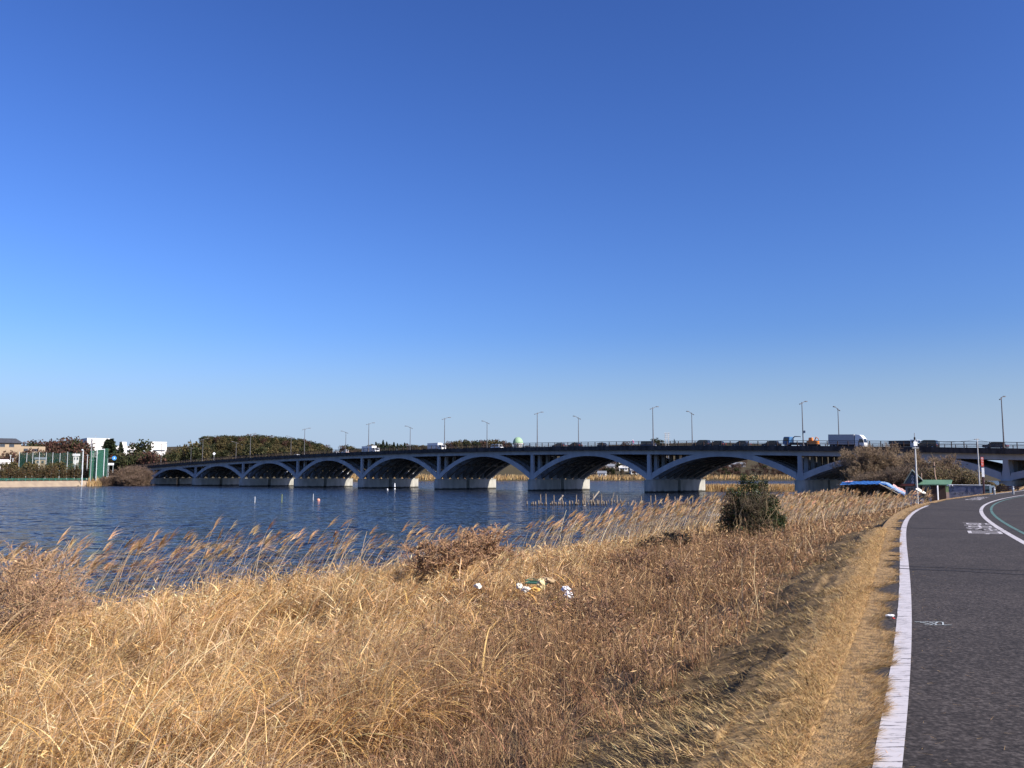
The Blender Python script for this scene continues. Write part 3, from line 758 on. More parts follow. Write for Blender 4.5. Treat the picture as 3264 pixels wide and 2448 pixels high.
def flatbed():
    t = thing('crane_truck', 'blue cab flatbed truck with a folded crane arm on the bridge', 'truck')
    c = MB().prism([(1.2, .6), (2.9, .6), (2.95, 1.3), (2.7, 2.3), (2.5, 2.45), (1.2, 2.45)], -1.05, 1.05).build('cab', P_['blue'], t)
    MB().add([(2.955, -.9, 1.35), (2.955, .9, 1.35), (2.72, .88, 2.25), (2.72, -.88, 2.25)], [(0, 1, 2, 3)]).build('windscreen', glass, c)
    g = MB()
    for sg in (-1, 1): g.prism([(2.65, 1.4), (2.5, 2.2), (1.5, 2.2), (1.5, 1.4)], sg * 1.05 - .012, sg * 1.05 + .012)
    g.build('side_window', glass, c)
    MB().box(-3.6, 1.1, -1.05, 1.05, .85, 1.05).build('flat_bed', P_['dark'], t)
    MB().box(-3.6, 2.7, -.4, .4, .5, .84).build('chassis', tyre, t)
    k = MB().tube([(.8, 0, 1.0), (.8, 0, 2.2)], [.2, .16], 8).tube([(.8, 0, 2.2), (.3, 0, 2.55), (-1.2, .1, 2.5)], [.14, .12, .09], 6).build('crane_arm', P_['navy'], t)
    MB().tube([(-1.2, .1, 2.5), (-1.25, .1, 2.0)], [.03, .03], 5).build('hook', galv, k)
    wheels(t, (2.1, -1.7, -2.6), .42, .92, .26)
    return t
on_bridge(flatbed(), 2541, NEAR1, False)
def machine():
    t = thing('drilling_machine', 'orange construction machine riding behind the blue crane truck', 'machine')
    MB().bbox(-1.3, 1.1, -.8, .8, .75, 1.5, .08).build('body', P_['orange'], t)
    MB().prism([(.1, 1.5), (1.05, 1.5), (.95, 2.25), (.2, 2.3)], -.7, .1).build('cab', P_['orange'], t)
    MB().tube([(-.6, .3, 1.5), (-1.0, .3, 2.4), (-1.5, .3, 2.0), (-1.7, .3, 1.4)], [.14, .12, .11, .08], 6).build('boom', P_['orange'], t)
    for sg in (-1, 1):
        MB().prism([(-1.3, .2), (-1.55, .4), (-1.4, .72), (1.2, .72), (1.4, .4), (1.1, .2)], sg * .75 - .2, sg * .75 + .2).build('track', tyre, t)
    MB().box(1.12, 1.16, -.6, .6, .95, 1.35).build('warning_panel', P_['red'], t)
    return t
on_bridge(machine(), 2594, NEAR1, False)
def tipper():
    t = thing('tipper_truck', 'dark tipper truck seen through the bare twigs beside the utility pole', 'truck')
    MB().prism([(-3.4, 1.1), (1.2, 1.1), (1.2, 1.95), (-3.4, 1.85)], -1.15, 1.15).build('tipper_body', P_['dark'], t)
    c = MB().prism([(1.5, .5), (3.1, .5), (3.15, 1.3), (2.95, 2.1), (1.5, 2.15)], -1.12, 1.12).build('cab', P_['wbox'], t)
    g = MB()
    for sg in (-1, 1): g.prism([(2.85, 1.35), (2.75, 1.95), (1.8, 1.95), (1.8, 1.35)], sg * 1.12 - .012, sg * 1.12 + .012)
    g.build('side_window', glass, c)
    MB().add([(3.155, -.95, 1.35), (3.155, .95, 1.35), (2.97, .92, 2.04), (2.97, -.92, 2.04)], [(0, 1, 2, 3)]).build('windscreen', glass, c)
    MB().box(-3.4, 2.8, -.45, .45, .55, 1.08).build('chassis', tyre, t)
    wheels(t, (2.2, -1.6, -2.6), .46, .95, .28)
    return t
on_bridge(tipper(), 2890, FAR2, True)

# ------------------------------------------------------------------ people on the bridge footway
skin = mat('skin', (.55, .34, .24), (.5, .3, .21), rough=.6); hair = mat('black_hair', (.012, .01, .01), rough=.5)
def body(name, joints, edges, radii, m, parent):
    me = bpy.data.meshes.new(name); me.from_pydata(joints, edges, []); me.update()
    o = bpy.data.objects.new(name, me); COL.objects.link(o)
    sk = o.modifiers.new('skin', 'SKIN'); sl = me.skin_vertices[0].data
    for i, r in enumerate(radii): sl[i].radius = (r, r)
    sl[0].use_root = True
    sb = o.modifiers.new('sub', 'SUBSURF'); sb.levels = 1; sb.render_levels = 1
    dg = bpy.context.evaluated_depsgraph_get(); dg.update()
    me2 = bpy.data.meshes.new_from_object(o.evaluated_get(dg)); me2.materials.clear(); me2.materials.append(m)
    bpy.data.objects.remove(o)
    o2 = bpy.data.objects.new(name, me2); COL.objects.link(o2); o2.parent = parent
    return o2
def rider(label, top_m, leg_m, helmet_m):
    t = thing('person', label, 'person')
    # x forward; seated on a bicycle saddle at 0.95 m
    J = [(-.15, 0, .98), (.02, 0, 1.25), (.12, 0, 1.47), (.16, 0, 1.56), (.19, 0, 1.66), (.2, 0, 1.76),
         (.12, .2, 1.43), (.30, .23, 1.2), (.52, .22, 1.08), (.12, -.2, 1.43), (.30, -.23, 1.2), (.52, -.22, 1.08),
         (-.12, .1, .95), (.28, .11, .78), (.06, .11, .38), (.18, .11, .34), (-.12, -.1, .95), (.25, -.11, .93), (.1, -.11, .55), (.24, -.11, .5)]
    E_ = [(0, 1), (1, 2), (2, 3), (3, 4), (4, 5), (2, 6), (6, 7), (7, 8), (2, 9), (9, 10), (10, 11), (0, 12), (12, 13), (13, 14), (14, 15), (0, 16), (16, 17), (17, 18), (18, 19)]
    Rd = [.13, .14, .12, .05, .09, .08, .06, .045, .035, .06, .045, .035, .09, .065, .045, .04, .09, .065, .045, .04]
    b = body('body', J, E_, Rd, top_m, t)
    MB().lathe([(.085, 1.66), (.105, 1.70), (.1, 1.78), (.05, 1.85)], 12, (.2, 0, 0)).build('helmet', helmet_m, t)
    lg = MB()
    for sg, kn, an in ((1, (.28, .11, .78), (.06, .11, .38)), (-1, (.25, -.11, .93), (.1, -.11, .55))):
        lg.tube([(-.14, sg * .09, .95), kn, an], [.105, .08, .06], 8)
    lg.build('trousers', leg_m, t)
    return t
def bicycle(label):
    t = thing('bicycle', label, 'bicycle')
    fm = P_['dark']
    for x in (-.5, .52):
        vs = []; n, k = 20, 5
        for i in range(n):
            a = 2 * math.pi * i / n
            for j in range(k):
                q = 2 * math.pi * j / k; rr = .32 + .02 * math.cos(q)
                vs.append((x + rr * math.cos(a), .02 * math.sin(q), .34 + rr * math.sin(a)))
        w = MB(); w.add(vs, [(i * k + j, ((i + 1) % n) * k + j, ((i + 1) % n) * k + (j + 1) % k, i * k + (j + 1) % k) for i in range(n) for j in range(k)])
        wo = w.build('wheel', tyre, t)
        sp = MB()
        for i in range(10): a = 2 * math.pi * i / 10; sp.tube([(x, 0, .34), (x + .31 * math.cos(a), 0, .34 + .31 * math.sin(a))], .004, 4)
        sp.build('spokes', steel, wo)
    f = MB()
    for a, b in (((-.5, 0, .34), (-.05, 0, .34)), ((-.05, 0, .34), (-.18, 0, .88)), ((-.5, 0, .34), (-.15, 0, .78)), ((-.15, 0, .78), (.38, 0, .82)), ((-.05, 0, .34), (.40, 0, .72)), ((.52, 0, .34), (.36, 0, .95))): f.tube([a, b], .018, 6)
    f.build('frame', fm, t)
    MB().bbox(-.32, -.06, -.07, .07, .88, .94, .02).build('saddle', tyre, t)
    MB().tube([(.36, 0, .95), (.34, 0, 1.04)], .015, 6).tube([(.5, .26, 1.04), (.36, .2, 1.05), (.34, 0, 1.05), (.36, -.2, 1.05), (.5, -.26, 1.04)], .014, 6).build('handlebar', steel, t)
    return t
pink = mat('pink_jacket', (.62, .12, .30), (.5, .09, .24), rough=.7); whitec = mat('white_cloth', (.78, .77, .75), rough=.8); blackc = mat('black_cloth', (.02, .02, .022), rough=.85)
for u, tm, lm, hm, lab, bl in ((2020, pink, whitec, whitec, 'rider in a pink jacket and white trousers on the bridge footway', 'bicycle under the rider in the pink jacket'),
                               (2153, blackc, blackc, blackc, 'rider in dark clothes bent over the handlebar on the bridge footway', 'bicycle under the rider in dark clothes')):
    for o in (rider(lab, tm, lm, hm), bicycle(bl)):
        on_bridge(o, u, .6, False)
        s = s_at(u, .6); o.location.z = zd(s) - .118
# ================================================================== far shore: trees, buildings, fences
leaf_m = veg_mat('leaf', .15); twig_m = veg_mat('twig', 0.0); bark = mat('bark', (.10, .075, .055), (.06, .045, .035), scale=3, rough=.95, bump=.4)
def clump_pts(clumps, n, shell=.55):
    out = []
    w = np.array([c[3] * c[4] * c[5] for c in clumps]) ** .7; w /= w.sum()
    for c, k in zip(clumps, (w * n).astype(int)):
        d = RNG.normal(size=(k, 3)); d /= np.linalg.norm(d, axis=1)[:, None]
        r = shell + (1 - shell) * RNG.random(k) ** .5
        r *= 1 + RNG.normal(0, .10, k)
        out.append(np.array(c[:3]) + d * r[:, None] * np.array(c[3:6]))
    return np.concatenate(out)
GREENS = [(.022, .028, .012), (.034, .040, .016), (.048, .050, .020), (.060, .056, .025)]
OLIVE = [(.075, .062, .025), (.105, .085, .036), (.055, .048, .020), (.14, .105, .045)]
RUST = [(.085, .04, .03), (.11, .055, .04), (.065, .032, .025), (.05, .04, .022)]
BROWN = [(.13, .085, .055), (.10, .065, .045), (.17, .11, .07), (.08, .055, .04)]
def crown(kind, n=800, card=.75):
    """crown of leaf clumps for a tree 10 m tall, base at z=0"""
    rn = random.Random(kind + str(n))
    if kind in ('evergreen', 'rust', 'brown', 'olive_round'):
        cl = [(rn.uniform(-2.2, 2.2), rn.uniform(-2.2, 2.2), rn.uniform(4.2, 8.2), rn.uniform(1.2, 2.1), rn.uniform(1.2, 2.1), rn.uniform(1.0, 1.7)) for _ in range(11)]
        cl += [(0, 0, 8.4, 1.3, 1.3, 1.4), (0, 0, 5.5, 2.6, 2.6, 2.6), (rn.uniform(-1, 1), rn.uniform(-1, 1), 3.2, 2.2, 2.2, 1.2), (0, 0, 1.6, 2.3, 2.3, 1.5)]
        P = clump_pts(cl, n)
    elif kind == 'plume':
        cl = [(rn.uniform(-1.6, 1.6), rn.uniform(-1.6, 1.6), rn.uniform(3, 8), .7, .7, rn.uniform(1.6, 2.6)) for _ in range(13)] + [(0, 0, 2, 1.8, 1.8, 1.8)]
        P = clump_pts(cl, n, .3)
    elif kind == 'conifer':
        t = RNG.random(n) ** .8; lay = np.floor(t * 9) / 9 + .02
        r = (1 - t) * 2.7 * (0.6 + .55 * RNG.random(n)) * (1 + .25 * np.sin(t * 9 * 2 * np.pi)); a = RNG.random(n) * 2 * np.pi
        P = np.stack([r * np.cos(a), r * np.sin(a), 1.4 + t * 8.7 - r * .22], 1)
    elif kind == 'shrub':
        cl = [(rn.uniform(-1.5, 1.5), rn.uniform(-1.5, 1.5), rn.uniform(1.4, 7.6), 1.2, 1.2, rn.uniform(1.2, 2.0)) for _ in range(12)] + [(0, 0, 8.2, 1.0, 1.0, 1.7), (0, 0, 3.5, 2.2, 2.2, 3.2)]
        P = clump_pts(cl, n)
    cols = {'evergreen': GREENS, 'rust': RUST, 'brown': BROWN, 'olive_round': OLIVE, 'plume': OLIVE, 'conifer': [(.022, .032, .016), (.035, .045, .02)], 'shrub': [(.09, .058, .026), (.12, .068, .032), (.06, .048, .023), (.05, .045, .021)]}[kind]
    c = pick(cols, len(P), .22)
    return cards(P, card * (.6 + .8 * RNG.random(len(P))), c, .8)
def branch_sticks(h, levels=3, spread=.6, n0=5, seed=1, r0=.16, kids=4, droop=0.0, min_r=.012, cols=((.16, .11, .08), (.11, .08, .06)), up=.25):
    """bare branching skeleton as arrays of sticks"""
    rn = random.Random(seed); P0, P1, A, B = [], [], [], []
    def grow(p, d, L, r, lv):
        segs = 3; q = p
        for i in range(segs):
            d2 = (d + Vector((rn.gauss(0, .16), rn.gauss(0, .16), rn.gauss(0, .10) + up * .12 - droop * .1))).normalized()
            e = q + d2 * (L / segs); ra = max(r * (1 - .55 * i / segs), min_r); rb = max(r * (1 - .55 * (i + 1) / segs), min_r * .8)
            P0.append(q[:]); P1.append(e[:]); A.append(ra); B.append(rb)
            if lv > 0:
                for _ in range(kids if i > 0 else max(1, kids - 2)):
                    ax = Vector((rn.gauss(0, 1), rn.gauss(0, 1), rn.gauss(.25, .6))).normalized()
                    nd = (d2 * .75 + ax * spread * 1.1).normalized()
                    grow(q.lerp(e, rn.random()), nd, L * rn.uniform(.42, .68), r * .48, lv - 1)
            q = e; d = d2
    for i in range(n0):
        a = 2 * math.pi * i / n0 + rn.uniform(-.5, .5); tl = rn.uniform(.05, spread * .8)
        grow(Vector((rn.gauss(0, .12), rn.gauss(0, .12), 0)), Vector((math.cos(a) * tl, math.sin(a) * tl, 1)).normalized(), h * rn.uniform(.45, .62), r0 * rn.uniform(.6, 1), levels)
    P0, P1, A, B = map(np.array, (P0, P1, A, B))
    return sticks(P0, P1, A, B, pick(cols, len(P0), .15))
def tree_proto(kind, n=800, card=.75):
    t = thing({'evergreen': 'evergreen_tree', 'rust': 'tree', 'brown': 'bare_tree', 'plume': 'bamboo_clump', 'conifer': 'conifer', 'shrub': 'hedge_shrub', 'olive_round': 'tree'}[kind], 'tree', 'tree')
    V, Q, C = crown(kind, n, card); npmesh('crown', V, Q, leaf_m, C, t)
    tr = MB().tube([(0, 0, -1.5), (.05, 0, 2.5), (0, .1, 5), (.1, 0, 8)], [.28, .22, .15, .05], 6)
    for a in range(5): q = a * 1.3; tr.tube([(0, 0, 2.6 + a * .7), (1.0 * math.cos(q), 1.0 * math.sin(q), 4.2 + a * .8), (1.7 * math.cos(q), 1.7 * math.sin(q), 5.2 + a * .8)], [.11, .07, .02], 5)
    tr.build('trunk', bark, t)
    return t
PRO = {k: [tree_proto(k, n, c) for _ in range(2)] for k, n, c in (('evergreen', 900, .8), ('rust', 700, .7), ('brown', 420, .55), ('plume', 700, .7), ('conifer', 800, .8), ('shrub', 1000, .6), ('olive_round', 800, .75))}
def plant(kind, u, vtop, Y, label, group, wide=1.0, hmin=4, hmax=24, cat='tree', h=None):
    x = xy(u, Y); g = gz(x, Y); zt = zy(u, vtop, Y) if h is None else g + h
    H = min(max(zt - g, hmin), hmax) / 10.0
    o = dup(random.choice(PRO[kind]), loc=(x, Y, g), rz=random.uniform(0, 6.28), scale=(H * wide, H * wide, H), label=label, group=group)
    o['category'] = cat
    return o
def on_land(u, v, y0=600, y1=1300):
    for Y in np.arange(y0, y1, 4.0):
        if gz(xy(u, Y), Y) >= zy(u, v, Y): return xy(u, Y), float(Y), zy(u, v, Y)
    return xy(u, y1), y1, zy(u, v, y1)
def shore_y(u):
    for Y in np.arange(250, 900, 2.0):
        if far_d(xy(u, Y), Y) > 0: return float(Y)
    return 900.0
def prof(u, pts): return float(np.interp(u, [p[0] for p in pts], [p[1] for p in pts]))

# hedge of shrubs along the left promenade
for i, u in enumerate(np.arange(-14, 292, 21.5)):
    plant('shrub', u + random.uniform(-5, 5), prof(u, [(0, 1480), (70, 1482), (130, 1474), (200, 1480), (250, 1470), (290, 1490)]) + random.uniform(-5, 6), shore_y(u) + 14 + random.uniform(-3, 7), 'brown green shrub in the row behind the green promenade fence', 'shrubs along the promenade', wide=random.uniform(.8, 1.05), cat='shrub')
for i, u in enumerate(np.arange(-10, 300, 30)):
    plant('olive_round', u + random.uniform(-9, 9), random.uniform(1464, 1482), shore_y(u) + 45 + random.uniform(-10, 15), 'dull green tree behind the promenade shrubs and nets', 'trees behind the promenade', wide=1.0)
RT = [(60, 1420), (80, 1410), (110, 1398), (150, 1400), (185, 1398), (210, 1397), (228, 1388), (245, 1394), (262, 1402), (285, 1412)]
for i, u in enumerate(np.arange(72, 272, 8.3)):
    plant('rust' if i % 4 else 'evergreen', u, prof(u, RT) + random.uniform(-2, 10), 520 + random.uniform(-15, 25), 'reddish brown leafless tree left of the white hospital-like block' if i % 4 else 'dark green tree among the reddish trees left of the white block', 'reddish trees left of the white block' if i % 4 else 'dark trees among the reddish ones', wide=.8)
for i, u in enumerate(np.arange(-10, 280, 21)):
    plant('rust', u, 1432 + random.uniform(-8, 10), 478 + random.uniform(-10, 10), 'brown tree in the lower row before the tan walled house', 'lower brown tree row', wide=.8)
for u, v, lab in ((337, 1404, 'dark conifer before the white block, left one of two'), (350, 1401, 'dark conifer before the white block, right one of two'), (381, 1412, 'thin dark conifer before the low white building')):
    plant('conifer', u, v, 470, lab, None, wide=1.7 if u != 381 else 1.0)
plant('evergreen', 447, 1396, 500, 'large round dark evergreen beside the white box building', None, wide=.95)
plant('rust', 413, 1408, 640, 'small brown tree standing behind the low white building', None, wide=.7)
for i, u in enumerate(np.arange(366, 500, 11)):
    plant('evergreen' if i % 3 else 'rust', u, 1442 + random.uniform(-8, 8), 455 + random.uniform(-8, 12), 'dark bushy tree below the white buildings at the bridge end', 'dark trees below the white buildings', wide=.9)
for i, u in enumerate(np.arange(520, 660, 8)):
    plant('plume' if i % 4 else 'evergreen', u, prof(u, [(520, 1440), (545, 1425), (575, 1412), (600, 1405), (630, 1400), (660, 1400)]) + random.uniform(-4, 16), 540 + random.uniform(-20, 40), 'pale feathery bamboo-like tree left of the wooded hill', 'pale feathery trees left of the hill', wide=.8)
WD = [(640, 1418), (665, 1404), (680, 1396), (705, 1383), (740, 1387), (770, 1389), (800, 1381), (830, 1384), (860, 1386), (890, 1389), (930, 1393), (960, 1396), (990, 1402), (1020, 1410), (1045, 1421), (1062, 1434)]
for row, (off, Y0, kinds) in enumerate(((0, 800, ('evergreen', 'evergreen', 'evergreen', 'rust')), (6, 780, ('evergreen', 'olive_round', 'evergreen', 'plume', 'evergreen')), (16, 760, ('evergreen', 'plume', 'evergreen', 'rust', 'olive_round')), (30, 735, ('olive_round', 'plume', 'evergreen', 'plume')), (38, 720, ('plume', 'evergreen', 'plume', 'olive_round')), (52, 695, ('plume', 'plume', 'evergreen', 'olive_round', 'evergreen')))):
    for i, u in enumerate(np.arange(642 + row * 3, 1062 - row * 6, 14.5)):
        k = kinds[i % len(kinds)]
        plant(k, u + random.uniform(-4, 4), min(prof(u, WD) + off * random.uniform(.7, 1.2), 1470), Y0 + random.uniform(-10, 10),
              {'evergreen': 'dark evergreen crown in the wooded hill behind the left bridge half', 'plume': 'olive feathery tree in the wooded hill behind the left bridge half', 'rust': 'greyish brown tree in the wooded hill behind the left bridge half', 'olive_round': 'yellowish green tree in the wooded hill behind the left bridge half'}[k],
              'wooded hill ' + {'evergreen': 'evergreens', 'plume': 'feathery trees', 'rust': 'brown trees', 'olive_round': 'yellowish trees'}[k], wide=1.15, hmin=9)
RD = [(1070, 1436), (1090, 1420), (1105, 1412), (1125, 1425), (1150, 1432), (1187, 1408), (1205, 1406), (1222, 1403), (1245, 1410), (1270, 1413), (1300, 1412), (1330, 1414), (1360, 1418), (1420, 1410), (1450, 1402), (1480, 1398), (1510, 1399), (1540, 1401), (1570, 1396), (1600, 1402), (1632, 1404), (1672, 1412), (1690, 1424)]
for i, u in enumerate(np.arange(1070, 1695, 11.5)):
    if 1630 < u < 1670: continue
    k = 'conifer' if 1190 < u < 1300 and i % 3 else ('evergreen', 'olive_round', 'rust')[i % 3]
    plant(k, u, prof(u, RD) + random.uniform(-2, 5), 1010 + random.uniform(-30, 40), {'conifer': 'dark pointed conifer on the far ridge left of the dome', 'evergreen': 'dark green tree on the far ridge beside the dome', 'olive_round': 'olive tree on the far ridge beside the dome', 'rust': 'brownish tree on the far ridge beside the dome'}[k],
          'far ridge ' + {'conifer': 'conifers', 'evergreen': 'dark trees', 'olive_round': 'olive trees', 'rust': 'brown trees'}[k], wide=1.15, hmin=8, hmax=30)
plant('evergreen', 2096, 1394, 1010, 'lone dark round tree beside the floodlight masts', None, wide=1.3, hmax=34)
plant('evergreen', 2070, 1406, 1010, 'smaller dark tree left of the lone round tree by the masts', None, wide=1.0, hmax=34)
plant('rust', 1992, 1405, 1010, 'pale brown tree top above the railing under a near lamp', None, wide=1.2, hmax=34)
plant('rust', 1918, 1411, 1010, 'low brown tree top above the railing right of the far lamp', None, wide=1.2, hmax=34)
for i in range(270):                                                   # bare slope seen through the arches
    u = random.uniform(1325, 1425) if i < 60 else random.uniform(1110, 1200) if i < 85 else random.choice([random.uniform(1880, 2075), random.uniform(2090, 2560), random.uniform(2230, 2560)])
    Y = random.uniform(885, 1000)
    if u > 2230: Y = random.uniform(880, 960)
    k = random.choice(['rust', 'rust', 'brown', 'brown', 'brown', 'evergreen'] if u > 1450 else ['rust', 'brown', 'olive_round', 'evergreen'])
    plant(k, u, 0, Y, {'rust': 'brownish leafless tree on the slope seen through the arches', 'brown': 'grey brown bare tree on the slope seen through the arches', 'evergreen': 'dark green tree on the slope seen through the arches', 'olive_round': 'olive tree on the slope seen through the arches'}[k], 'slope behind the arches, ' + k.replace('_', ' '), wide=1.2, h=random.uniform(7, 11) if u < 1450 else random.uniform(5, 9))

# ---- buildings
wallw = mat('white_render', (.66, .64, .60), (.60, .58, .54), scale=.2, rough=.9); wallt = mat('tan_render', (.38, .29, .19), (.32, .245, .165), scale=.3, rough=.9)
roofd = mat('dark_roof_tile', (.07, .075, .085), (.05, .052, .06), scale=1, rough=.7); roofb = mat('grey_roof', (.22, .23, .25), (.17, .18, .2), scale=.7, rough=.8)
winm = mat('window_glass', (.05, .06, .075), (.035, .04, .05), rough=.15, spec=.7); groove = mat('grey_wall_groove', (.30, .29, .30), rough=.9)
def block(t, x0, x1, y0, y1, z0, z1, m, wins=(), name='wall'):
    MB().box(x0, x1, y0, y1, z0, z1).build(name, m, t)
    for wx0, wx1, wz0, wz1 in wins:
        w = MB().box(wx0, wx1, y0 - .06, y0 + .05, wz0, wz1).build('window', winm, t)
        MB().box(wx0 - .08, wx1 + .08, y0 - .14, y0 - .061, wz0 - .14, wz0 - .02).build('sill', groove, w)
def gable(t, x0, x1, y0, y1, z, h, m, over=.5, hip=0.0):
    ym = (y0 + y1) / 2
    b = MB(); b.add([(x0 - over, y0 - over, z), (x1 + over, y0 - over, z), (x1 + over, y1 + over, z), (x0 - over, y1 + over, z), (x0 - over + hip, ym, z + h), (x1 + over - hip, ym, z + h)],
                    [(0, 1, 5, 4), (2, 3, 4, 5), (1, 2, 5), (3, 0, 4), (3, 2, 1, 0)])
    return b.build('roof', m, t)
def site(u, Y): x = xy(u, Y); return x, Y, gz(x, Y)
def facing(u): return -math.atan((u - CX) / F)
def bld(name, u, Y, label, cat='building', turn=0.0):
    x, y, g = site(u, Y); return thing(name, label, cat, (x, y, g - .5), facing(u) + turn), g - .5
t, g = bld('office_building', 311, 560, 'tall plain white block with two dark vertical grooves on the left hill', turn=.22)
ht = zy(311, 1398, 560) - g
block(t, -7.2, 6.6, 0, 16, 0, ht, wallw, [(1.2, 5.8, ht - 5.3, ht - 4.6), (1.2, 5.8, ht - 8.2, ht - 7.5), (1.2, 5.8, ht - 11, ht - 10.3)])
MB().box(-5.0, -4.4, -.08, .05, 1, ht - .3).build('groove', groove, t); MB().box(-7.21, 6.61, -.01, 16.01, ht, ht + .25).build('parapet', wallw, t)
MB().tube([(-.5, 8, ht), (-.5, 8, ht + 2.6)], .07, 5).tube([(-1.3, 8, ht + 2.4), (.3, 8, ht + 2.4)], .05, 4).build('aerial', galv, t)
MB().tube([(6.0, 6, ht), (6.0, 6, ht + 2.8)], .07, 5).tube([(5.2, 6, ht + 2.6), (6.8, 6, ht + 2.6)], .05, 4).build('aerial', galv, t)
t, g = bld('office_building', 398, 560, 'low wide white building with a square roof tower behind the conifers', turn=.15)
ht = zy(398, 1421, 560) - g
block(t, -8.5, 6.5, 0, 14, 0, ht, wallw, [(-7, -1, ht - 3.4, ht - 2.6), (0.5, 5.5, ht - 3.4, ht - 2.6), (-7, -1, ht - 6.6, ht - 5.8)])
block(t, -3, 0.6, 3, 8, ht + .01, ht + 2.6, wallw, name='roof_tower'); MB().box(4.3, 4.7, -.07, .05, 1, ht - .2).build('groove', groove, t)
t, g = bld('office_building', 502, 600, 'white box building with sloping upper edge right of the round evergreen', turn=.2)
ht = zy(502, 1408, 600) - g
b = MB().prism([(-5.2, 0), (5.2, 0), (5.2, ht), (-4.2, ht), (-5.2, ht - 2.2)], 0, 12); b.build('wall', wallw, t); MB().box(-3.5, 4, -.06, .04, ht - 6.5, ht - 5.6).build('window', winm, t)
MB().box(-9.5, -5.21, 1, 10, 0, ht - 1.4).build('wing', mat('shaded_white_render', (.40, .42, .46), rough=.9), t)  # shaded left part of the white box, its shade put into the grey
t, g = bld('villa', 18, 480, 'long tan house with a dark hipped roof at the far left', 'house', turn=.05)
ht = zy(18, 1412, 480) - g
block(t, -9, 6.5, 0, 10, 0, ht, wallt, [(-7.5, -5.2, ht - 2.1, ht - .7), (-3.6, -1.2, ht - 2.1, ht - .7), (.8, 3.2, ht - 2.1, ht - .7)])
gable(t, -9, 6.5, 0, 10, ht + .02, 2.7, roofd, 1.1, 3.5); block(t, 6.51, 18.5, 2, 9, 0, ht - 1.6, wallt, [(8, 10, ht - 4.2, ht - 2.9), (12, 15, ht - 4.2, ht - 2.9)], 'wing')
def hut(u, Y, vtop, w, d, roof, wm, label, hh=None, rh=1.2, turn=0):
    t, g = bld('house', u, Y, label, 'house', turn)
    ht = max(zy(u, vtop, Y) - g - rh, 2.5) if hh is None else hh
    block(t, -w / 2, w / 2, 0, d, 0, ht, wm, [(-w * .35, -w * .12, ht - 1.7, ht - .7), (w * .1, w * .33, ht - 1.7, ht - .7)])
    gable(t, -w / 2, w / 2, 0, d, ht + .02, rh, roof, .4)
    MB().box(-.5, .5, -.06, .05, .5, 2.5).build('door', roofd, t)
hut(10, 400, 1464, 5, 6, wallw, wallw, 'white gabled shed behind the promenade shrubs at the far left', turn=.3)
hut(126, 440, 1457, 4.6, 6, roofb, wallt, 'tan walled hut behind the green practice nets')
hut(240, 440, 1446, 2.6, 5, wallw, wallw, 'small white roofed hut before the tall white block')
for u, v, w, rf, wm, lab in ((1952, 1497, 14, roofb, wallw, 'long white house with grey roof half way up the slope through the arch'), (1961, 1481, 10, roofd, wallw, 'white fronted house highest on the slope through the arch'),
                             (1988, 1502, 9, wallw, wallw, 'bright white house right of the long one on the slope'), (1918, 1520, 8, roofb, wallw, 'small white house near the shore left of the wooden jetty'),
                             (1898, 1514, 7, roofb, wallt, 'tan house by the far shore at the arch foot'), (2024, 1512, 8, roofb, wallw, 'pale house low on the slope beside the bridge leg'),
                             (2350, 1491, 18, roofb, groove, 'large grey roofed house on the slope through the next arch'), (1375, 1512, 8, roofb, wallw, 'small white house by the far bank left of the middle arch leg')):
    x, y, g = on_land(u, v, 872)
    t = thing('house', lab, 'house', (x, y, g - 1.0), facing(u) + random.uniform(-.3, .3))
    block(t, -w / 2, w / 2, 0, 8, 0, 4.6, wm, [(-w * .38, -w * .2, 2.4, 3.8), (-w * .1, w * .1, 2.4, 3.8), (w * .2, w * .38, 2.4, 3.8)]); gable(t, -w / 2, w / 2, 0, 8, 4.62, 2.4, rf, .6)
# ---- domed tower
green_dome = mat('green_copper_dome', (.30, .44, .27), (.25, .38, .24), scale=.3, rough=.6)
x, y, g = site(1651, 960)
zt = zy(1651, 1393, 960) - g
t = thing('observatory_tower', 'round white tower with a pale green dome rising behind the bridge', 'tower', (x, y, g), facing(1651))
MB().lathe([(4.6, -1), (4.6, zt - 8.4)], 28).build('drum', wallw, t)
MB().lathe([(4.61, zt - 8.39), (5.9, zt - 7.9), (6.0, zt - 6.9), (5.7, zt - 6.8)], 28).build('gallery', wallw, t)
dm = MB().lathe([(5.6 * math.cos(a), zt - 6.79 + 6.79 * math.sin(a)) for a in np.linspace(0, 1.5, 12)], 28).build('dome', green_dome, t, True)
w = MB()
for k in range(14):
    a = 2 * math.pi * k / 14
    w.box(-.45, .45, -.1, .1, zt - 10.4, zt - 8.9, a + math.pi / 2, (4.6 * math.cos(a), 4.6 * math.sin(a), 0))
w.build('window_ring', winm, t)
for u, lab in ((2124, 'floodlight mast with lamp frames above the bridge railing, left of the pair'), (2133, 'floodlight mast with lamp frames above the bridge railing, right of the pair')):
    x, y, g = site(u, 980); zt = zy(u, 1379, 980) - g
    t = thing('floodlight_mast', lab, 'floodlight mast', (x, y, g), facing(u))
    MB().tube([(0, 0, 0), (0, 0, zt)], [.55, .32], 8).build('mast', wallw, t)
    for k in range(4):
        f = MB().box(-1.75, 1.75, -.2, .2, zt - 1.0 - k * 2.1, zt - .75 - k * 2.1).build('lamp_frame', wallw, t)
        lm = MB()
        for q in range(5): lm.box(-1.6 + q * .7, -1.15 + q * .7, -.45, -.21, zt - .74 - k * 2.1, zt - .2 - k * 2.1)
        lm.build('lamps', light_g, f)
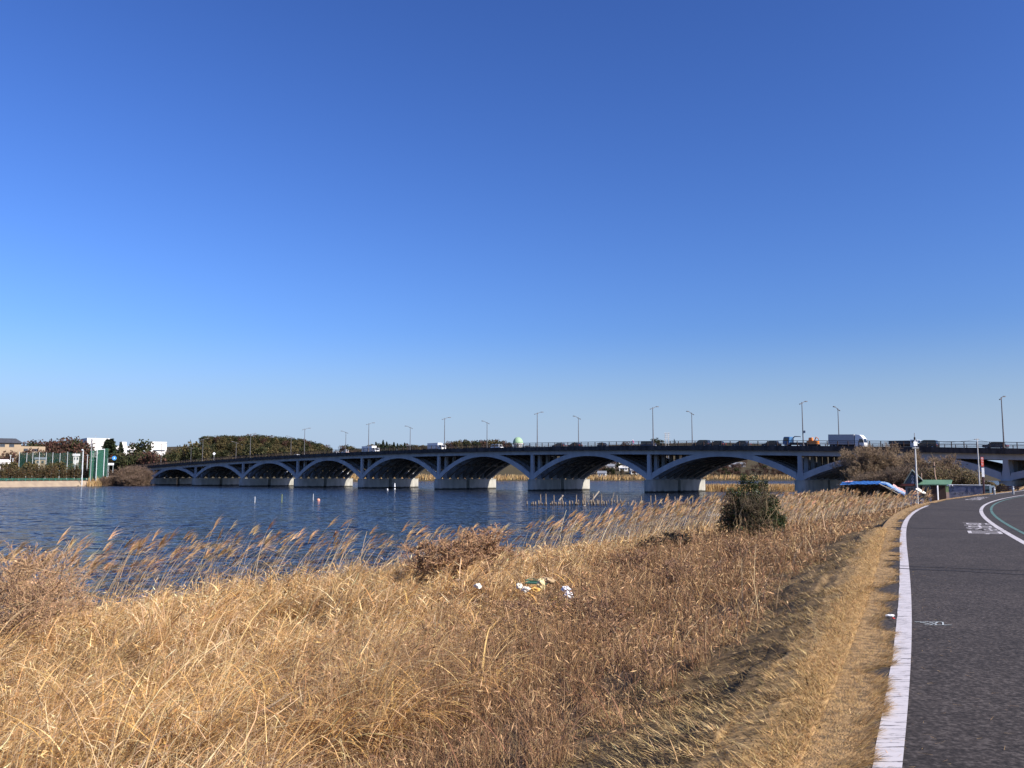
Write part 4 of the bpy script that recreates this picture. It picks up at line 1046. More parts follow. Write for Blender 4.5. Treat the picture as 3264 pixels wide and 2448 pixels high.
# ---- promenade: seawall, fence, nets, poles, signs
seaw = mat('tan_seawall', (.32, .25, .17), (.25, .19, .135), scale=.4, rough=.95, bump=.2)
sh = [(-300, 223), (-250, 284), (-201, 342), (-189, 376), (-184, 392)]
b = MB()
for (xa, ya), (xb, yb) in zip(sh[:-1], sh[1:]):
    nx, ny = (yb - ya), -(xb - xa); l = math.hypot(nx, ny); nx, ny = -nx / l, -ny / l
    q = [(0, -.6), (3.2, 2.25), (3.8, 2.35), (4.4, 2.35), (4.4, -.6)]
    vs = [(X + nx * d, Y + ny * d, z) for X, Y in ((xa, ya), (xb, yb)) for d, z in q]
    b.add(vs, [(i, i + 1, 6 + i, 5 + i) for i in range(4)] + [(4, 3, 2, 1, 0), (5, 6, 7, 8, 9)])
tag(b.build('seawall', seaw), 'tan sloping concrete seawall along the far left shore', 'seawall')
gfence = mat('green_fence_paint', (.05, .24, .17), (.04, .19, .14), scale=3, rough=.6)
fp = [np.array([X - 4.6, Y + 3.4]) for X, Y in sh]
t = thing('promenade_fence', 'low green railing on top of the far left seawall', 'fence', (float(fp[0][0]), float(fp[0][1]), 0))
r_ = MB(); k_ = 0; o0 = fp[0]
for a, c in zip(fp[:-1], fp[1:]):
    n = int(np.linalg.norm(c - a) / 3)
    for i in range(n):
        p, q = a + (c - a) * i / n - o0, a + (c - a) * (i + 1) / n - o0
        for z in (2.75, 3.05, 3.35): r_.tube([(p[0], p[1], z), (q[0], q[1], z)], .06, 4)
        if k_ < 95: MB().box(-.06, .06, -.06, .06, 2.2, 3.42, 0, (p[0], p[1], 0)).build('post', gfence, t); k_ += 1
r_.build('rails', gfence, t)
def netmat(name, c, a):
    m = bpy.data.materials.new(name); m.use_nodes = True; nt = m.node_tree; p = nt.nodes['Principled BSDF']; p.inputs['Base Color'].default_value = (*c, 1); p.inputs['Roughness'].default_value = .9
    n = nt.nodes.new('ShaderNodeTexNoise'); n.inputs['Scale'].default_value = .5; geo = nt.nodes.new('ShaderNodeNewGeometry'); nt.links.new(geo.outputs['Position'], n.inputs['Vector'])
    mr = nt.nodes.new('ShaderNodeMapRange'); mr.inputs[3].default_value = a - .12; mr.inputs[4].default_value = a + .12; nt.links.new(n.outputs['Fac'], mr.inputs[0]); nt.links.new(mr.outputs[0], p.inputs['Alpha'])
    return m
net1 = netmat('green_net', (.03, .12, .085), .34); net2 = netmat('dense_green_net', (.025, .12, .08), .62)
palepost = mat('pale_post_paint', (.62, .66, .66), (.52, .56, .56), scale=2, rough=.6)
us = [58, 82, 101, 122, 144, 165, 188, 212, 237, 260]; Y = 430
x0, _, g0 = site(us[0], Y)
t = thing('practice_net', 'row of pale posts carrying a long green ball net behind the shrubs', 'net fence', (x0, Y, g0))
tops = []
for u in us:
    x = xy(u, Y); h = zy(u, 1438 + (u % 7), Y) - g0; tops.append((x - x0, h)); MB().tube([(x - x0, 0, 0), (x - x0, 0, h)], [.13, .09], 6).build('post', palepost, t)
b = MB()
for (xa, ha), (xb, hb_) in zip(tops[:-1], tops[1:]): b.add([(xa, .2, 3), (xb, .2, 3), (xb, .2, hb_ - .2), (xa, .2, ha - .2)], [(0, 1, 2, 3)])
b.build('net', net1, t)
x0, Y, g0 = site(318, 400); hz = zy(318, 1433, 400) - g0
t = thing('net_cage', 'tall narrow cage of dense green netting between two white posts', 'net cage', (x0, 400, g0), facing(318))
for xx in (-1.55, 1.45): MB().tube([(xx, 0, 0), (xx, 0, hz)], [.17, .14], 8).build('post', palepost, t)
MB().box(-1.7, 1.6, -.15, .15, hz, hz + .3).build('crossbar', palepost, t)
MB().box(-1.4, 1.3, .1, .16, .5, hz - .1).build('net', net2, t); MB().box(-4.4, -1.7, 1.5, 1.56, .5, hz - .5).build('net', net2, t); MB().box(1.62, 3.1, 1.4, 1.46, 2, hz + .6).build('net', net1, t)
for u, vt, Y, lab in ((262, 1436, 385, 'pale lamp post with a round head before the hedge row'), (288, 1398, 390, 'tall thin pole rising before the white block, left of the net cage')):
    x, y, g = site(u, Y); h = zy(u, vt, Y) - g
    t = thing('lamp_post' if u == 262 else 'pole', lab, 'lamp post' if u == 262 else 'pole', (x, y, g))
    MB().tube([(0, 0, 0), (0, 0, h * .6), (0, 0, h)], [.2, .16, .12], 7).build('shaft', palepost if u == 262 else galv, t)
    if u == 262: MB().lathe([(.05, h - .1), (.45, h), (.5, h + .3), (.2, h + .55)], 10, (-.5, 0, 0)).build('lamp_head', palepost, t)
    else: MB().box(-.3, .3, -.1, .1, h - .6, h - .45).build('bracket', galv, t)
for u, vt, vb, Y, lab in ((30, 1450, 1480, 425, 'short grey pole beside the white gabled shed'), (38, 1460, 1495, 415, 'thin pole right of the white gabled shed'), (276, 1449, 1490, 420, 'short thin pole right of the pale lamp post')):
    x, y, g = site(u, Y); h = zy(u, vt, Y) - g
    t = thing('pole', lab, 'pole', (x, y, g)); MB().tube([(0, 0, 0), (0, 0, h)], [.16, .12], 6).build('shaft', palepost, t); MB().box(-.6, .6, -.06, .06, h - .4, h - .28).build('crossarm', palepost, t)
bluem = mat('blue_sign_face', (.05, .25, .62), (.04, .22, .55), rough=.5); whites = mat('white_sign_face', (.78, .80, .82), rough=.5)
x, y, g = site(341, 412); zb = zy(341, 1488, 412); za = zy(341, 1460, 412)
t = thing('road_sign', 'round blue road sign hanging from a bent arm at the bridge end', 'road sign', (x, y, g), facing(341))
MB().tube([(0, 0, 0), (0, 0, za - g), (2.4, 0, za - g)], [.13, .11, .09], 7).build('arm_pole', palepost, t)
MB().prism([(2.75 + 1.0 * math.cos(a), za - g + 1.0 * math.sin(a)) for a in np.linspace(0, 2 * math.pi, 20, endpoint=False)], -.12, -.06).build('sign_face', bluem, t)
MB().prism([(2.45, za - g - .5), (2.75, za - g + .6), (3.05, za - g - .5), (2.75, za - g - .25)], -.135, -.121).build('arrow', whites, t)
x, y, g = site(352, 405); zt = zy(352, 1476, 405) - g
t = thing('guide_board', 'white rectangular guide board below the round blue sign', 'road sign', (x, y, g), facing(352))
for xx in (-.9, .9): MB().tube([(xx, 0, 0), (xx, 0, zt - .1)], .08, 6).build('leg', palepost, t)
MB().box(-1.2, 1.2, -.1, -.08, zt - .95, zt).build('board', whites, t)
x, y = bw(s_at(680, 23), 23); s_ = s_at(680, 23)
t = thing('warning_sign', 'white diamond shaped sign on a thin pole above the far left railing', 'road sign', (x, y, zd(s_) - .1), facing(680))
hz = zy(680, 1446, y) - zd(s_) + .1
MB().tube([(0, 0, 0), (0, 0, hz + .3)], .06, 6).build('pole', palepost, t); MB().prism([(-.75, hz), (0, hz - .75), (.75, hz), (0, hz + .75)], -.1, -.06).build('sign_face', whites, t)
for p in PRO.values():
    for q in p:
        for o in list(q.children_recursive): bpy.data.objects.remove(o)
        bpy.data.objects.remove(q)
# ================================================================== far and near reeds, water stakes
reed_m = veg_mat('dry_blade', .25)
STRAW = [(.54, .37, .17), (.46, .30, .13), (.60, .43, .23), (.38, .25, .115)]
def reed_band(name, X, Y, h, w, cols, lean=.12, base_z=None):
    n = len(X); Z = land_z(X, Y) - .1 if base_z is None else base_z
    base = np.stack([X, Y, Z], 1)
    az = RNG.normal(0, .8, n)
    V, Q, C, _ = ribbons(base, h * (.7 + .5 * RNG.random(n)), az, np.abs(RNG.normal(lean, .1, n)), RNG.random(n) * .5, w * (.7 + .6 * RNG.random(n)), 3, pick(cols, n, .15), taper=.6)
    o = npmesh(name, V, Q, reed_m, C); tag(o, kind='stuff'); return o
n = 5200
X = RNG.uniform(-140, 420, n); Y = np.interp(X, _fx, _fy) + RNG.uniform(.3, 14, n)
reed_band('far_bank_reeds', X, Y, 3.4, .55, STRAW)
n = 9000
X = RNG.uniform(50, 122, n); Y = 254 + RNG.normal(0, 2.6, n)
keep = (X > 54) | (RNG.random(n) < .4); X, Y = X[keep], Y[keep]
reed_band('reed_spit', X, Y, 1.75, .16, STRAW, base_z=land_z(X, Y) - .05)
n = 2600
X = RNG.uniform(-187, -172, n); Y = np.interp(X, _fx, _fy) - RNG.uniform(-3, 3, n) + 1
u_ = RNG.uniform(285, 455, n); Y = RNG.uniform(378, 408, n); X = (u_ - CX) / F * Y
k = (far_d(X, Y) > -3) & (far_d(X, Y) < 9); X, Y = X[k], Y[k]
reed_band('bridge_end_reeds', X, Y, 2.2, .35, STRAW, base_z=np.maximum(land_z(X, Y), 0) - .05)

# ---- bare trees and thickets
def bare_tree(label, cat, x, y, H, seed, wide=1.0, group=None, cols=((.17, .115, .08), (.12, .085, .06), (.20, .14, .10)), levels=4, kids=4, r0=.12, min_r=.014, n0=5, name='bare_tree', fuzz=0, fcols=BROWN, fsize=.12):
    t = thing(name, label, cat, (x, y, gz(x, y) - .1), random.uniform(0, 6), group)
    V, Q, C = branch_sticks(H, levels, .75, n0, seed, r0, kids, 0, min_r, cols)
    zmax = V[:, 2].max(); V = V * np.array([wide * H / zmax, wide * H / zmax, H / zmax])
    npmesh('branches', V, Q, twig_m, C, t)
    if fuzz:
        i = RNG.integers(0, len(V) // 6, fuzz) * 6 + 3
        P = V[i] + RNG.normal(0, .18, (fuzz, 3)); v, q, c = cards(P, fsize * (.5 + RNG.random(fuzz)), pick(fcols, fuzz, .25), .5)
        npmesh('dead_leaves', v, q, leaf_m, c, t)
    return t
THK = [(2726, 1412, 162), (2756, 1406, 158), (2812, 1405, 160), (2870, 1402, 158), (2905, 1414, 160), (2935, 1425, 152), (3000, 1440, 148)]
for i, (u, v, Y) in enumerate(THK):
    x = xy(u, Y); H = max(zy(u, v, Y) - gz(x, Y), 3)
    bare_tree('tall bare grey brown tree in the thicket before the right bridge arches', 'tree', x, Y, H, 40 + i, .72, 'bare thicket before the bridge', levels=4, kids=3, min_r=.024, fuzz=60, fsize=.22, n0=7, cols=((.25, .18, .115), (.18, .13, .08), (.30, .215, .14)))
for i, u in enumerate(np.arange(2712, 3020, 20)):
    Y = 142 + random.uniform(-5, 8); x = xy(u, Y); v = prof(u, [(2710, 1516), (2760, 1494), (2830, 1480), (2900, 1474), (3030, 1492)]) + random.uniform(-12, 14)
    bare_tree('low brown twiggy shrub filling the foot of the thicket', 'shrub', x, Y, max(zy(u, v, Y) - gz(x, Y), 1.5), 90 + i, 1.3, 'thicket undershrubs', levels=3, kids=5, min_r=.016, n0=8, name='bare_shrub', fuzz=1100, fsize=.26, fcols=[(.13, .085, .055), (.17, .115, .065), (.10, .08, .045), (.20, .13, .08)], cols=((.17, .12, .085), (.12, .09, .065)))
for i, (u, v, w, Y) in enumerate(((2985, 1478, 1.3, 132), (3022, 1468, 1.4, 134), (3062, 1480, 1.4, 132), (3098, 1498, 1.4, 130), (3128, 1516, 1.4, 128), (3160, 1530, 1.3, 126), (3190, 1537, 1.2, 124))):
    x = xy(u, Y); H = max(zy(u, v, Y) - gz(x, Y), 1.2)
    t = thing('olive_bush', 'olive brown rounded bush behind the hut and board wall', 'bush', (x, Y, gz(x, Y) - .1), 0, 'olive bushes behind the hut')
    cl = [(random.uniform(-.35, .35) * H, random.uniform(-.3, .3) * H, random.uniform(.3, .75) * H, .24 * H, .24 * H, .22 * H) for _ in range(9)] + [(0, 0, .4 * H, .42 * H * w * .8, .4 * H, .42 * H)]
    P = clump_pts(cl, 2600, .6); P[:, 2] = np.maximum(P[:, 2], .05)
    v_, q_, c_ = cards(P, .24 * (.5 + RNG.random(len(P))), pick([(.13, .10, .045), (.17, .125, .06), (.10, .075, .04), (.08, .075, .035), (.20, .14, .08)], len(P), .2), .6); npmesh('foliage', v_, q_, leaf_m, c_, t)
    V, Q, C = branch_sticks(H * .95, 2, .7, 7, 300 + i, .07, 3, 0, .015); npmesh('branches', V, Q, twig_m, C, t)
for i, (u, v, Y) in enumerate(((372, 1480, 402), (398, 1466, 400), (424, 1462, 404), (450, 1468, 408), (352, 1500, 398), (412, 1492, 396), (438, 1490, 400), (330, 1515, 394))):
    x = xy(u, Y); H = max(zy(u, v, Y) - max(gz(x, Y), .2), 3)
    bare_tree('rusty brown leafless bush hiding the left end of the bridge', 'bush', x, Y, H, 140 + i, 1.15, 'bushes at the left bridge end', levels=3, kids=5, r0=.2, min_r=.035, n0=8, name='bare_bush', fuzz=900, fsize=.5, fcols=[(.13, .075, .055), (.17, .095, .065), (.10, .065, .05)])

# ---- evergreen bush on the bank
def bush():
    x, y = 12.1, 45.0; g = gz(x, y); H = zy(2390, 1517, y) - g
    t = thing('evergreen_bush', 'dense dark evergreen bush with pale climbing stems standing above the reeds', 'bush', (x, y, g))
    cl = [(-.1, 0, 2.6, .62, .6, .62), (.55, 0, 2.35, .6, .6, .6), (-.55, .1, 2.15, .55, .6, .6), (.0, 0, 1.7, 1.1, 1.0, .8), (.95, 0, 1.75, .65, .6, .55), (-.95, 0, 1.5, .6, .7, .6), (1.35, -.1, 1.25, .5, .5, .4), (.2, .1, 3.05, .4, .4, .42), (-.25, 0, 3.2, .25, .25, .3),
          (.6, .05, 2.85, .32, .3, .3), (-.3, -.2, .9, 1.2, .9, .7), (.75, -.2, .95, .8, .7, .5), (-1.15, -.1, .8, .55, .5, .7), (1.55, -.1, .95, .28, .3, .22), (-1.6, -.3, .45, .25, .25, .5)]
    k = H / 3.45
    cl = [tuple(v * k for v in c) for c in cl]
    P = clump_pts(cl, 13000, .45); P = P + RNG.normal(0, .07, P.shape) + .10 * np.sin(P[:, [1, 2, 0]] * 7.0); P = P[P[:, 2] > .05]
    c = pick([(.022, .034, .012), (.035, .050, .018), (.05, .062, .022), (.075, .08, .03), (.10, .085, .04)], len(P), .25, [.28, .3, .22, .12, .08])
    v, q, cc = cards(P, .10 * (.5 + 1.0 * RNG.random(len(P))), c, .55); npmesh('foliage', v, q, veg_mat('glossy_leaf', .08, .42), cc, t)
    P = clump_pts([(-1.2 * k, -.3, 1.7 * k, .38, .45, 1.1), (-1.35 * k, -.2, .9 * k, .45, .5, .8), (-.75 * k, -.55, 1.2 * k, .3, .2, .9), (.3 * k, -.9, .6 * k, .8, .25, .5)], 2600, .3); P = P[P[:, 2] > .05]
    v, q, cc = cards(P, .085 * (.5 + RNG.random(len(P))), pick([(.15, .095, .06), (.11, .07, .045), (.20, .13, .08), (.07, .05, .03)], len(P), .25), .4); npmesh('dead_vines', v, q, leaf_m, cc, t)
    P = clump_pts([(1.55 * k, -.1, 1.15 * k, .35, .35, .28), (-.35 * k, 0, 3.3 * k, .2, .2, .3), (.75 * k, 0, 3.0 * k, .22, .22, .3), (1.2 * k, 0, 2.1 * k, .35, .35, .3), (-1.0 * k, 0, 2.5 * k, .3, .3, .35)], 1500, .2)
    v, q, cc = cards(P, .11 * (.5 + RNG.random(len(P))), pick([(.035, .050, .018), (.05, .062, .022), (.085, .085, .035)], len(P), .25), .5); npmesh('outer_sprays', v, q, MATS['glossy_leaf'], cc, t)
    V, Q, C = branch_sticks(3.2 * k, 3, .7, 6, 9, .05, 4, 0, .006, ((.10, .075, .05), (.14, .11, .07))); npmesh('branches', V, Q, twig_m, C, t)
    rn = random.Random(4); b = MB()
    for i in range(16):
        p = Vector((rn.uniform(-1.1, 1.0), -.85, .3)); pts = [p.copy()]
        for s in range(6): p = p + Vector((rn.gauss(0, .13), rn.gauss(.03, .06), rn.uniform(.25, .45))); pts.append(p.copy())
        b.tube(pts, [.012] * 5 + [.008, .004], 4)
    b.build('climbing_stem', mat('pale_vine', (.30, .22, .12), (.22, .16, .09), scale=4), t)
bush()

# ---- stakes in the lake
wood = mat('weathered_stake', (.28, .22, .16), (.16, .125, .09), scale=5, rough=.95, bump=.3); wetwood = mat('wet_wood', (.07, .055, .04), (.04, .03, .025), scale=6, rough=.6)
def stake(x, y, h, r, lx, ly, label, group, name):
    b = MB(); b.tube([(x, y, -1.4), (x + lx * h * .5, y + ly * h * .5, h * .5), (x + lx * h, y + ly * h, h)], [r * 1.05, r, r * .8], 7)
    o = b.build(name, wood); tag(o, label, 'stake', group)
    w = MB().tube([(x - .002, y - .002, -.05), (x + lx * .2, y + ly * .2, .2)], [r * 1.12, r * 1.09], 7).build('wet_band', wetwood, o)
    return o
TALL = [232, 283, 365, 443, 587, 658, 676, 760, 840, 996, 1240, 1335, 1385, 1508, 1580, 1705, 1757, 1872]
TOP = [995, 992, 1005, 1002, 1000, 996, 1005, 992, 995, 1008, 1012, 1008, 1004, 992, 1020, 1020, 1010, 985]
for px, py_ in zip(TALL, TOP):
    u = 1650 + px * .3165; v = 1260 + py_ * .3165; Y = 134 + random.uniform(-3, 3) if px not in (658, 1757) else 146
    stake(xy(u, Y), Y, max(zy(u, v, Y), .8), .085, random.uniform(-.04, .04), 0, 'tall weathered stake in the row standing in the lake before the bridge piers', 'tall lake stakes', 'wooden_stake')
stake(xy(1945, 134), 134, 1.9, .07, .30, 0, 'thin leaning stake tilted to the right in the lake stake row', None, 'wooden_stake')
for u0, u1, Y, n in ((1683, 1935, 132, 30), (1825, 1975, 145, 17), (1980, 2300, 133, 16)):
    for u in np.linspace(u0, u1, n):
        u += random.uniform(-3, 3); y = Y + random.uniform(-1.2, 1.2)
        stake(xy(u, y), y, random.uniform(.3, .75), random.uniform(.09, .13), random.uniform(-.1, .1), 0, 'short rotten stump of a stake just above the water', 'short stake stumps', 'stake_stump')
def log(u, v, Y, L, ang, label):
    x = xy(u, Y); z = zy(u, v, Y)
    b = MB().tube([(x, Y, -.6), (x + L * math.cos(ang), Y, L * math.sin(ang) - .2)], [.14, .12], 8); tag(b.build('timber_pole', mat('pale_timber', (.55, .47, .36), (.45, .37, .27), scale=5)), label, 'timber')
log(1877, 1575, 158, 2.6, .8, 'pale broken timber leaning out of the water right of the pier end'); log(1774, 1575, 160, 1.6, .75, 'small pale broken timber leaning in the water before a pier'); log(1838, 1609, 130, 1.3, .18, 'pale driftwood log lying low among the stakes')
for u, vt, vb, c, lab in ((812, 1583, 1602, (.7, .7, .68), 'white pole standing in open water, leftmost of three'), (898, 1575, 1601, (.30, .33, .10), 'thin yellow green pole standing in open water, middle of three'), (998, 1574, 1595, (.6, .6, .6), 'thin grey pole standing in open water, nearest the orange buoy')):
    x, y = pz(u, vb, 0); h = zy(u, vt, y)
    tag(MB().tube([(x, y, -1.3), (x + .02, y, h)], [.07, .05], 6).build('water_pole', mat('pole_' + str(u), c)), lab, 'pole')
x, y = pz(1015, 1596, 0)
t = thing('buoy', 'small round orange buoy floating beside the grey pole', 'buoy', (x, y, 0))
MB().lathe([(.02, -.25), (.22, -.15), (.3, .08), (.24, .28), (.08, .36)], 12).build('float', mat('buoy_orange', (.70, .30, .20), (.6, .25, .16), rough=.5), t, True); MB().tube([(0, 0, .35), (0, 0, .45)], .05, 6).build('eye', galv, t)
for u, v, lab in ((1235, 1563, 'small white float on the water before the fifth pier, left one'), (1258, 1560, 'small black and white marker post before the fifth pier')):
    x, y = pz(u, v, 0); h = .55 if u == 1235 else 2.1
    t = thing('marker_float', lab, 'float', (x, y, 0))
    MB().lathe([(.05, -.3), (.26, -.1), (.26, h * .5), (.1, h)], 10).build('float', whites, t); MB().lathe([(.27, h * .2), (.27, h * .4)], 10).build('band', tyre, t)
# ---- white punt near the reeds
x, y = xy(2292, 96), 96
t = thing('rowing_boat', 'small white rowing boat moored behind the reeds beside the dark bush', 'boat', (x, y, .05), .15)
hull = [(-1.6, .32), (-1.2, .42), (0, .48), (1.1, .42), (1.9, .04)]
vs = []; fs = []
for xx, w in hull: vs += [(xx, -w, .5 + (.12 if xx > 1.5 else 0)), (xx, -w * .7, 0), (xx, w * .7, 0), (xx, w, .5 + (.12 if xx > 1.5 else 0))]
for i in range(4): fs += [(4 * i + j, 4 * i + j + 1, 4 * i + j + 5, 4 * i + j + 4) for j in range(3)]
fs += [(3, 2, 1, 0), (16, 17, 18, 19)]
b = MB(); b.add(vs, fs); b.build('hull', whites, t)
for xx in (-.8, .5): MB().box(xx - .12, xx + .12, -.4, .4, .34, .38).build('thwart', wood, t)
g_ = MB()
for sg in (-1, 1): g_.tube([(a, sg * w, .51 + (.12 if a > 1.5 else 0)) for a, w in hull], .03, 5)
g_.build('gunwale', wood, t)

# ================================================================== boat hire hut and its surroundings
HX, HY = xy(2955, 100), 100.0; HG = gz(HX, HY) - .05; HR = facing(2955)
brownw = mat('brown_board_wall', (.085, .05, .04), (.055, .035, .03), scale=1.5, rough=.85, stretch=(4, 4, .4)); greyw = mat('blue_grey_wall', (.22, .27, .31), (.17, .21, .25), scale=1.2, rough=.8)
greenr = mat('green_roof_sheet', (.13, .24, .15), (.10, .19, .12), scale=.8, rough=.55); slate = mat('slate_blue_gable', (.06, .085, .105), (.045, .065, .08), scale=1, rough=.8); dred = mat('dark_red_fascia', (.16, .05, .04), (.11, .035, .03), rough=.8)
pinkp = mat('pinkish_post', (.62, .42, .30), (.55, .36, .26), scale=3, rough=.8); greenp = mat('pale_green_post', (.34, .42, .18), (.28, .36, .15), scale=3, rough=.7); whitep = mat('white_post_paint', (.78, .77, .78), (.7, .69, .7), scale=3, rough=.6)
inkw = mat('white_letter_paint', (.72, .74, .76), rough=.7); inkb = mat('black_letter_paint', (.016, .016, .02), rough=.7)
EV = 3.33 - HG
hut_ = thing('boat_hire_hut', 'boat hire hut with a slate blue A-shaped gable and long green roof', 'hut', (HX, HY, HG), HR)
MB().box(-.75, 1.85, 0, 3, 0, EV).build('wall', brownw, hut_)
MB().box(-2.3, -.751, .1, 3, 0, EV - .1).build('gable_wall', greyw, hut_)
b = MB().add([(-1.25, -.55, EV - .04), (2.35, -.55, EV - .02), (2.55, .55, EV + .47), (-1.1, .55, EV + .47), (-1.25, -.55, EV + .06), (2.35, -.55, EV + .08), (2.55, .55, EV + .57), (-1.1, .55, EV + .57)], [(3, 2, 1, 0), (4, 5, 6, 7), (0, 1, 5, 4), (1, 2, 6, 5), (2, 3, 7, 6), (3, 0, 4, 7)])
b.add([(2.55, .55, EV + .47), (2.3, 3.3, EV + .1), (-1.1, 3.3, EV + .1), (-1.1, .55, EV + .47), (2.55, .55, EV + .565), (2.3, 3.3, EV + .2), (-1.1, 3.3, EV + .2), (-1.1, .55, EV + .565)], [(0, 1, 2, 3), (7, 6, 5, 4), (0, 4, 5, 1), (1, 5, 6, 2), (2, 6, 7, 3)])
b.build('roof', greenr, hut_)
AP = 4.88 - HG
ga = MB().prism([(-2.35, EV + .12), (-.72, EV + .12), (-1.5, AP)], -.35, 2.8).build('gable', slate, hut_)
b = MB()
for xa, za, xb, zb_ in ((-2.45, EV + .1, -1.5, AP + .06), (-1.5, AP + .06, -.45, EV + .42)):
    b.add([(xa, -.5, za), (xb, -.5, zb_), (xb, 2.9, zb_), (xa, 2.9, za), (xa, -.5, za + .12), (xb, -.5, zb_ + .14), (xb, 2.9, zb_ + .14), (xa, 2.9, za + .12)], [(3, 2, 1, 0), (4, 5, 6, 7), (0, 1, 5, 4), (1, 2, 6, 5), (2, 3, 7, 6), (3, 0, 4, 7)])
b.build('gable_roof', mat('grey_green_sheet', (.28, .34, .31), (.22, .28, .25), rough=.6), ga)
b = MB()
for i, ch in enumerate('つり舟'):
    vs, fs = text_mesh(ch, .36); b.add([(-1.5 + v[0], -.36, AP - .62 - i * .36 + v[1]) for v in vs], fs)
b.build('lettering', inkw, ga)
MB().box(-2.75, -1.3, -.42, -.30, EV - .12, EV + .11).build('fascia', dred, hut_)
def window(x0, x1, z0, z1, fm, y=-.0):
    w = MB().box(x0, x1, y - .03, y + .04, z0, z1).build('window', winm, hut_)
    b = MB()
    for a in ((x0 - .05, x1 + .05, z1, z1 + .06), (x0 - .05, x1 + .05, z0 - .06, z0), (x0 - .05, x0, z0, z1), (x1, x1 + .05, z0, z1), ((x0 + x1) / 2 - .02, (x0 + x1) / 2 + .02, z0, z1)): b.box(a[0], a[1], y - .07, y - .031, a[2], a[3])
    b.build('frame', fm, w)
window(-2.1, -1.45, EV - 1.0, EV - .35, galv, .1); window(-.45, .25, EV - 1.0, EV - .2, galv)
MB().box(-.5, .22, -.10, -.071, EV - .19, EV - .02).build('awning', greyw, hut_); MB().box(.02, .35, -.09, -.02, .1, EV - 1.12).build('shutter', greyw, hut_)
b = MB().box(1.82, 2.12, -.5, -.3, EV - .8, EV - .06); b.build('corner_post', greenp, hut_); MB().box(1.85, 2.15, -.51, -.29, 0, EV - .801).build('post_base', pinkp, hut_)
MB().tube([(1.95, -.6, EV - .06), (2.15, -.65, EV + .02), (2.5, -.65, EV + .02), (2.5, -.65, EV - .12)], .05, 6).build('gutter', whites, hut_)
def oil(x_, y_, c, label, h=.85, r=.29):
    ca, sa = math.cos(HR), math.sin(HR); X, Y_ = HX + x_ * ca - y_ * sa, HY + x_ * sa + y_ * ca
    t = thing('drum', label, 'drum', (X, Y_, gz(X, Y_)))
    MB().lathe([(r, 0), (r, h * .33), (r * 1.04, h * .35), (r, h * .37), (r, h * .66), (r * 1.04, h * .68), (r, h * .7), (r, h)], 14).build('shell', mat('drum_' + label[:9], c, rough=.5), t); MB().lathe([(r * .9, h + .001), (r * .9, h + .02)], 14).build('lid', mat('drum_' + label[:9], c), t)
oil(-1.95, -.7, (.03, .06, .16), 'dark blue drum at the left foot of the hut, before the gable wall'); oil(-.75, -.55, (.03, .07, .20), 'blue drum beside the reading board legs before the hut')
oil(-1.35, -.6, (.33, .37, .38), 'grey drum between the two blue ones before the hut', 1.1)
ca, sa = math.cos(HR), math.sin(HR)
def hw(x_, y_): return HX + x_ * ca - y_ * sa, HY + x_ * sa + y_ * ca
x, y = hw(1.0, -1.6); t = thing('white_post', 'white upright post with a small tap before the brown hut wall', 'post', (x, y, gz(x, y)))
zt = 3.28 - gz(x, y); MB().box(-.06, .06, -.06, .06, 0, zt).build('post', whitep, t); MB().tube([(0, -.06, .55), (0, -.2, .55), (.08, -.22, .48)], .03, 6).build('tap', galv, t)
# utility poles
polem = mat('concrete_pole', (.50, .50, .49), (.42, .42, .42), scale=3, rough=.8)
def upole(u, Y, vt, label, r, lamp):
    x = xy(u, Y); g = gz(x, Y); h = zy(u, vt, Y) - g
    t = thing('utility_pole', label, 'utility pole', (x, Y, g))
    MB().tube([(0, 0, -.3), (0, 0, h)], [r, r * .62], 9).build('shaft', polem, t)
    if lamp:
        MB().box(-.2, .2, -.16, -.05, h - .68, h - .2).build('meter_box', whites, t); MB().box(-.34, .36, -.12, .12, h - .95, h - .85).build('bracket', galv, t)
        MB().lathe([(.05, 0), (.1, .05), (.1, .25), (.05, .32)], 8, (0, 0, h)).build('insulator', tyre, t); MB().tube([(0, 0, h), (0, 0, h + .75)], .04, 6).build('rod', galv, t)
        MB().box(-.2, .2, -.04, .04, h - .5, h - .42).build('crossarm', galv, t)
    else: MB().box(-.32, .22, -.05, .05, h - .14, h - .04).build('crossarm', galv, t)
    return x, Y, g + h
pa = upole(2921, 98, 1402, 'tall grey utility pole with white boxes near its top, beside the hut gable', .12, True)
pb = upole(3121, 106, 1398, 'thinner grey pole with a short top arm behind the board wall', .085, False)
def wire(a, c, sag, label):
    a, c = Vector(a), Vector(c); pts = [a.lerp(c, k / 14) - Vector((0, 0, sag * 4 * (k / 14) * (1 - k / 14))) for k in range(15)]
    tag(MB().tube(pts, .014, 4).build('overhead_wire', tyre), label, 'wire')
wire((pa[0], pa[1], pa[2] - .45), (pb[0], pb[1], pb[2] - .1), .12, 'thin overhead wire from the tall pole to the thinner pole')
wire((pb[0], pb[1], pb[2] - .1), bw(s_at(3215, -.5), -.5) + (zd(s_at(3215, -.5)) + 1.3,), .3, 'thin overhead wire from the thinner pole towards the bridge')
x = xy(2990, 112); g = gz(x, 112); hz = zy(2986, 1472, 112) - g
t = thing('crooked_pole', 'thin crooked timber pole leaning left behind the green roof', 'pole', (x, 112, g)); MB().tube([(0, 0, 0), (-.1, 0, hz * .35), (-.38, 0, hz * .7), (-.42, 0, hz)], [.07, .06, .05, .045], 6).build('shaft', pinkp, t); MB().box(-.52, -.36, -.06, .06, hz * .86, hz * .9).build('clamp', tyre, t)
x = xy(2938, 112); g = gz(x, 112); hz = zy(2936, 1508, 112) - g
tag(MB().tube([(x, 112, g), (x - .03, 112, g + hz)], [.05, .04], 6).build('thin_post', pinkp), 'thin bare post just right of the hut gable', 'post')
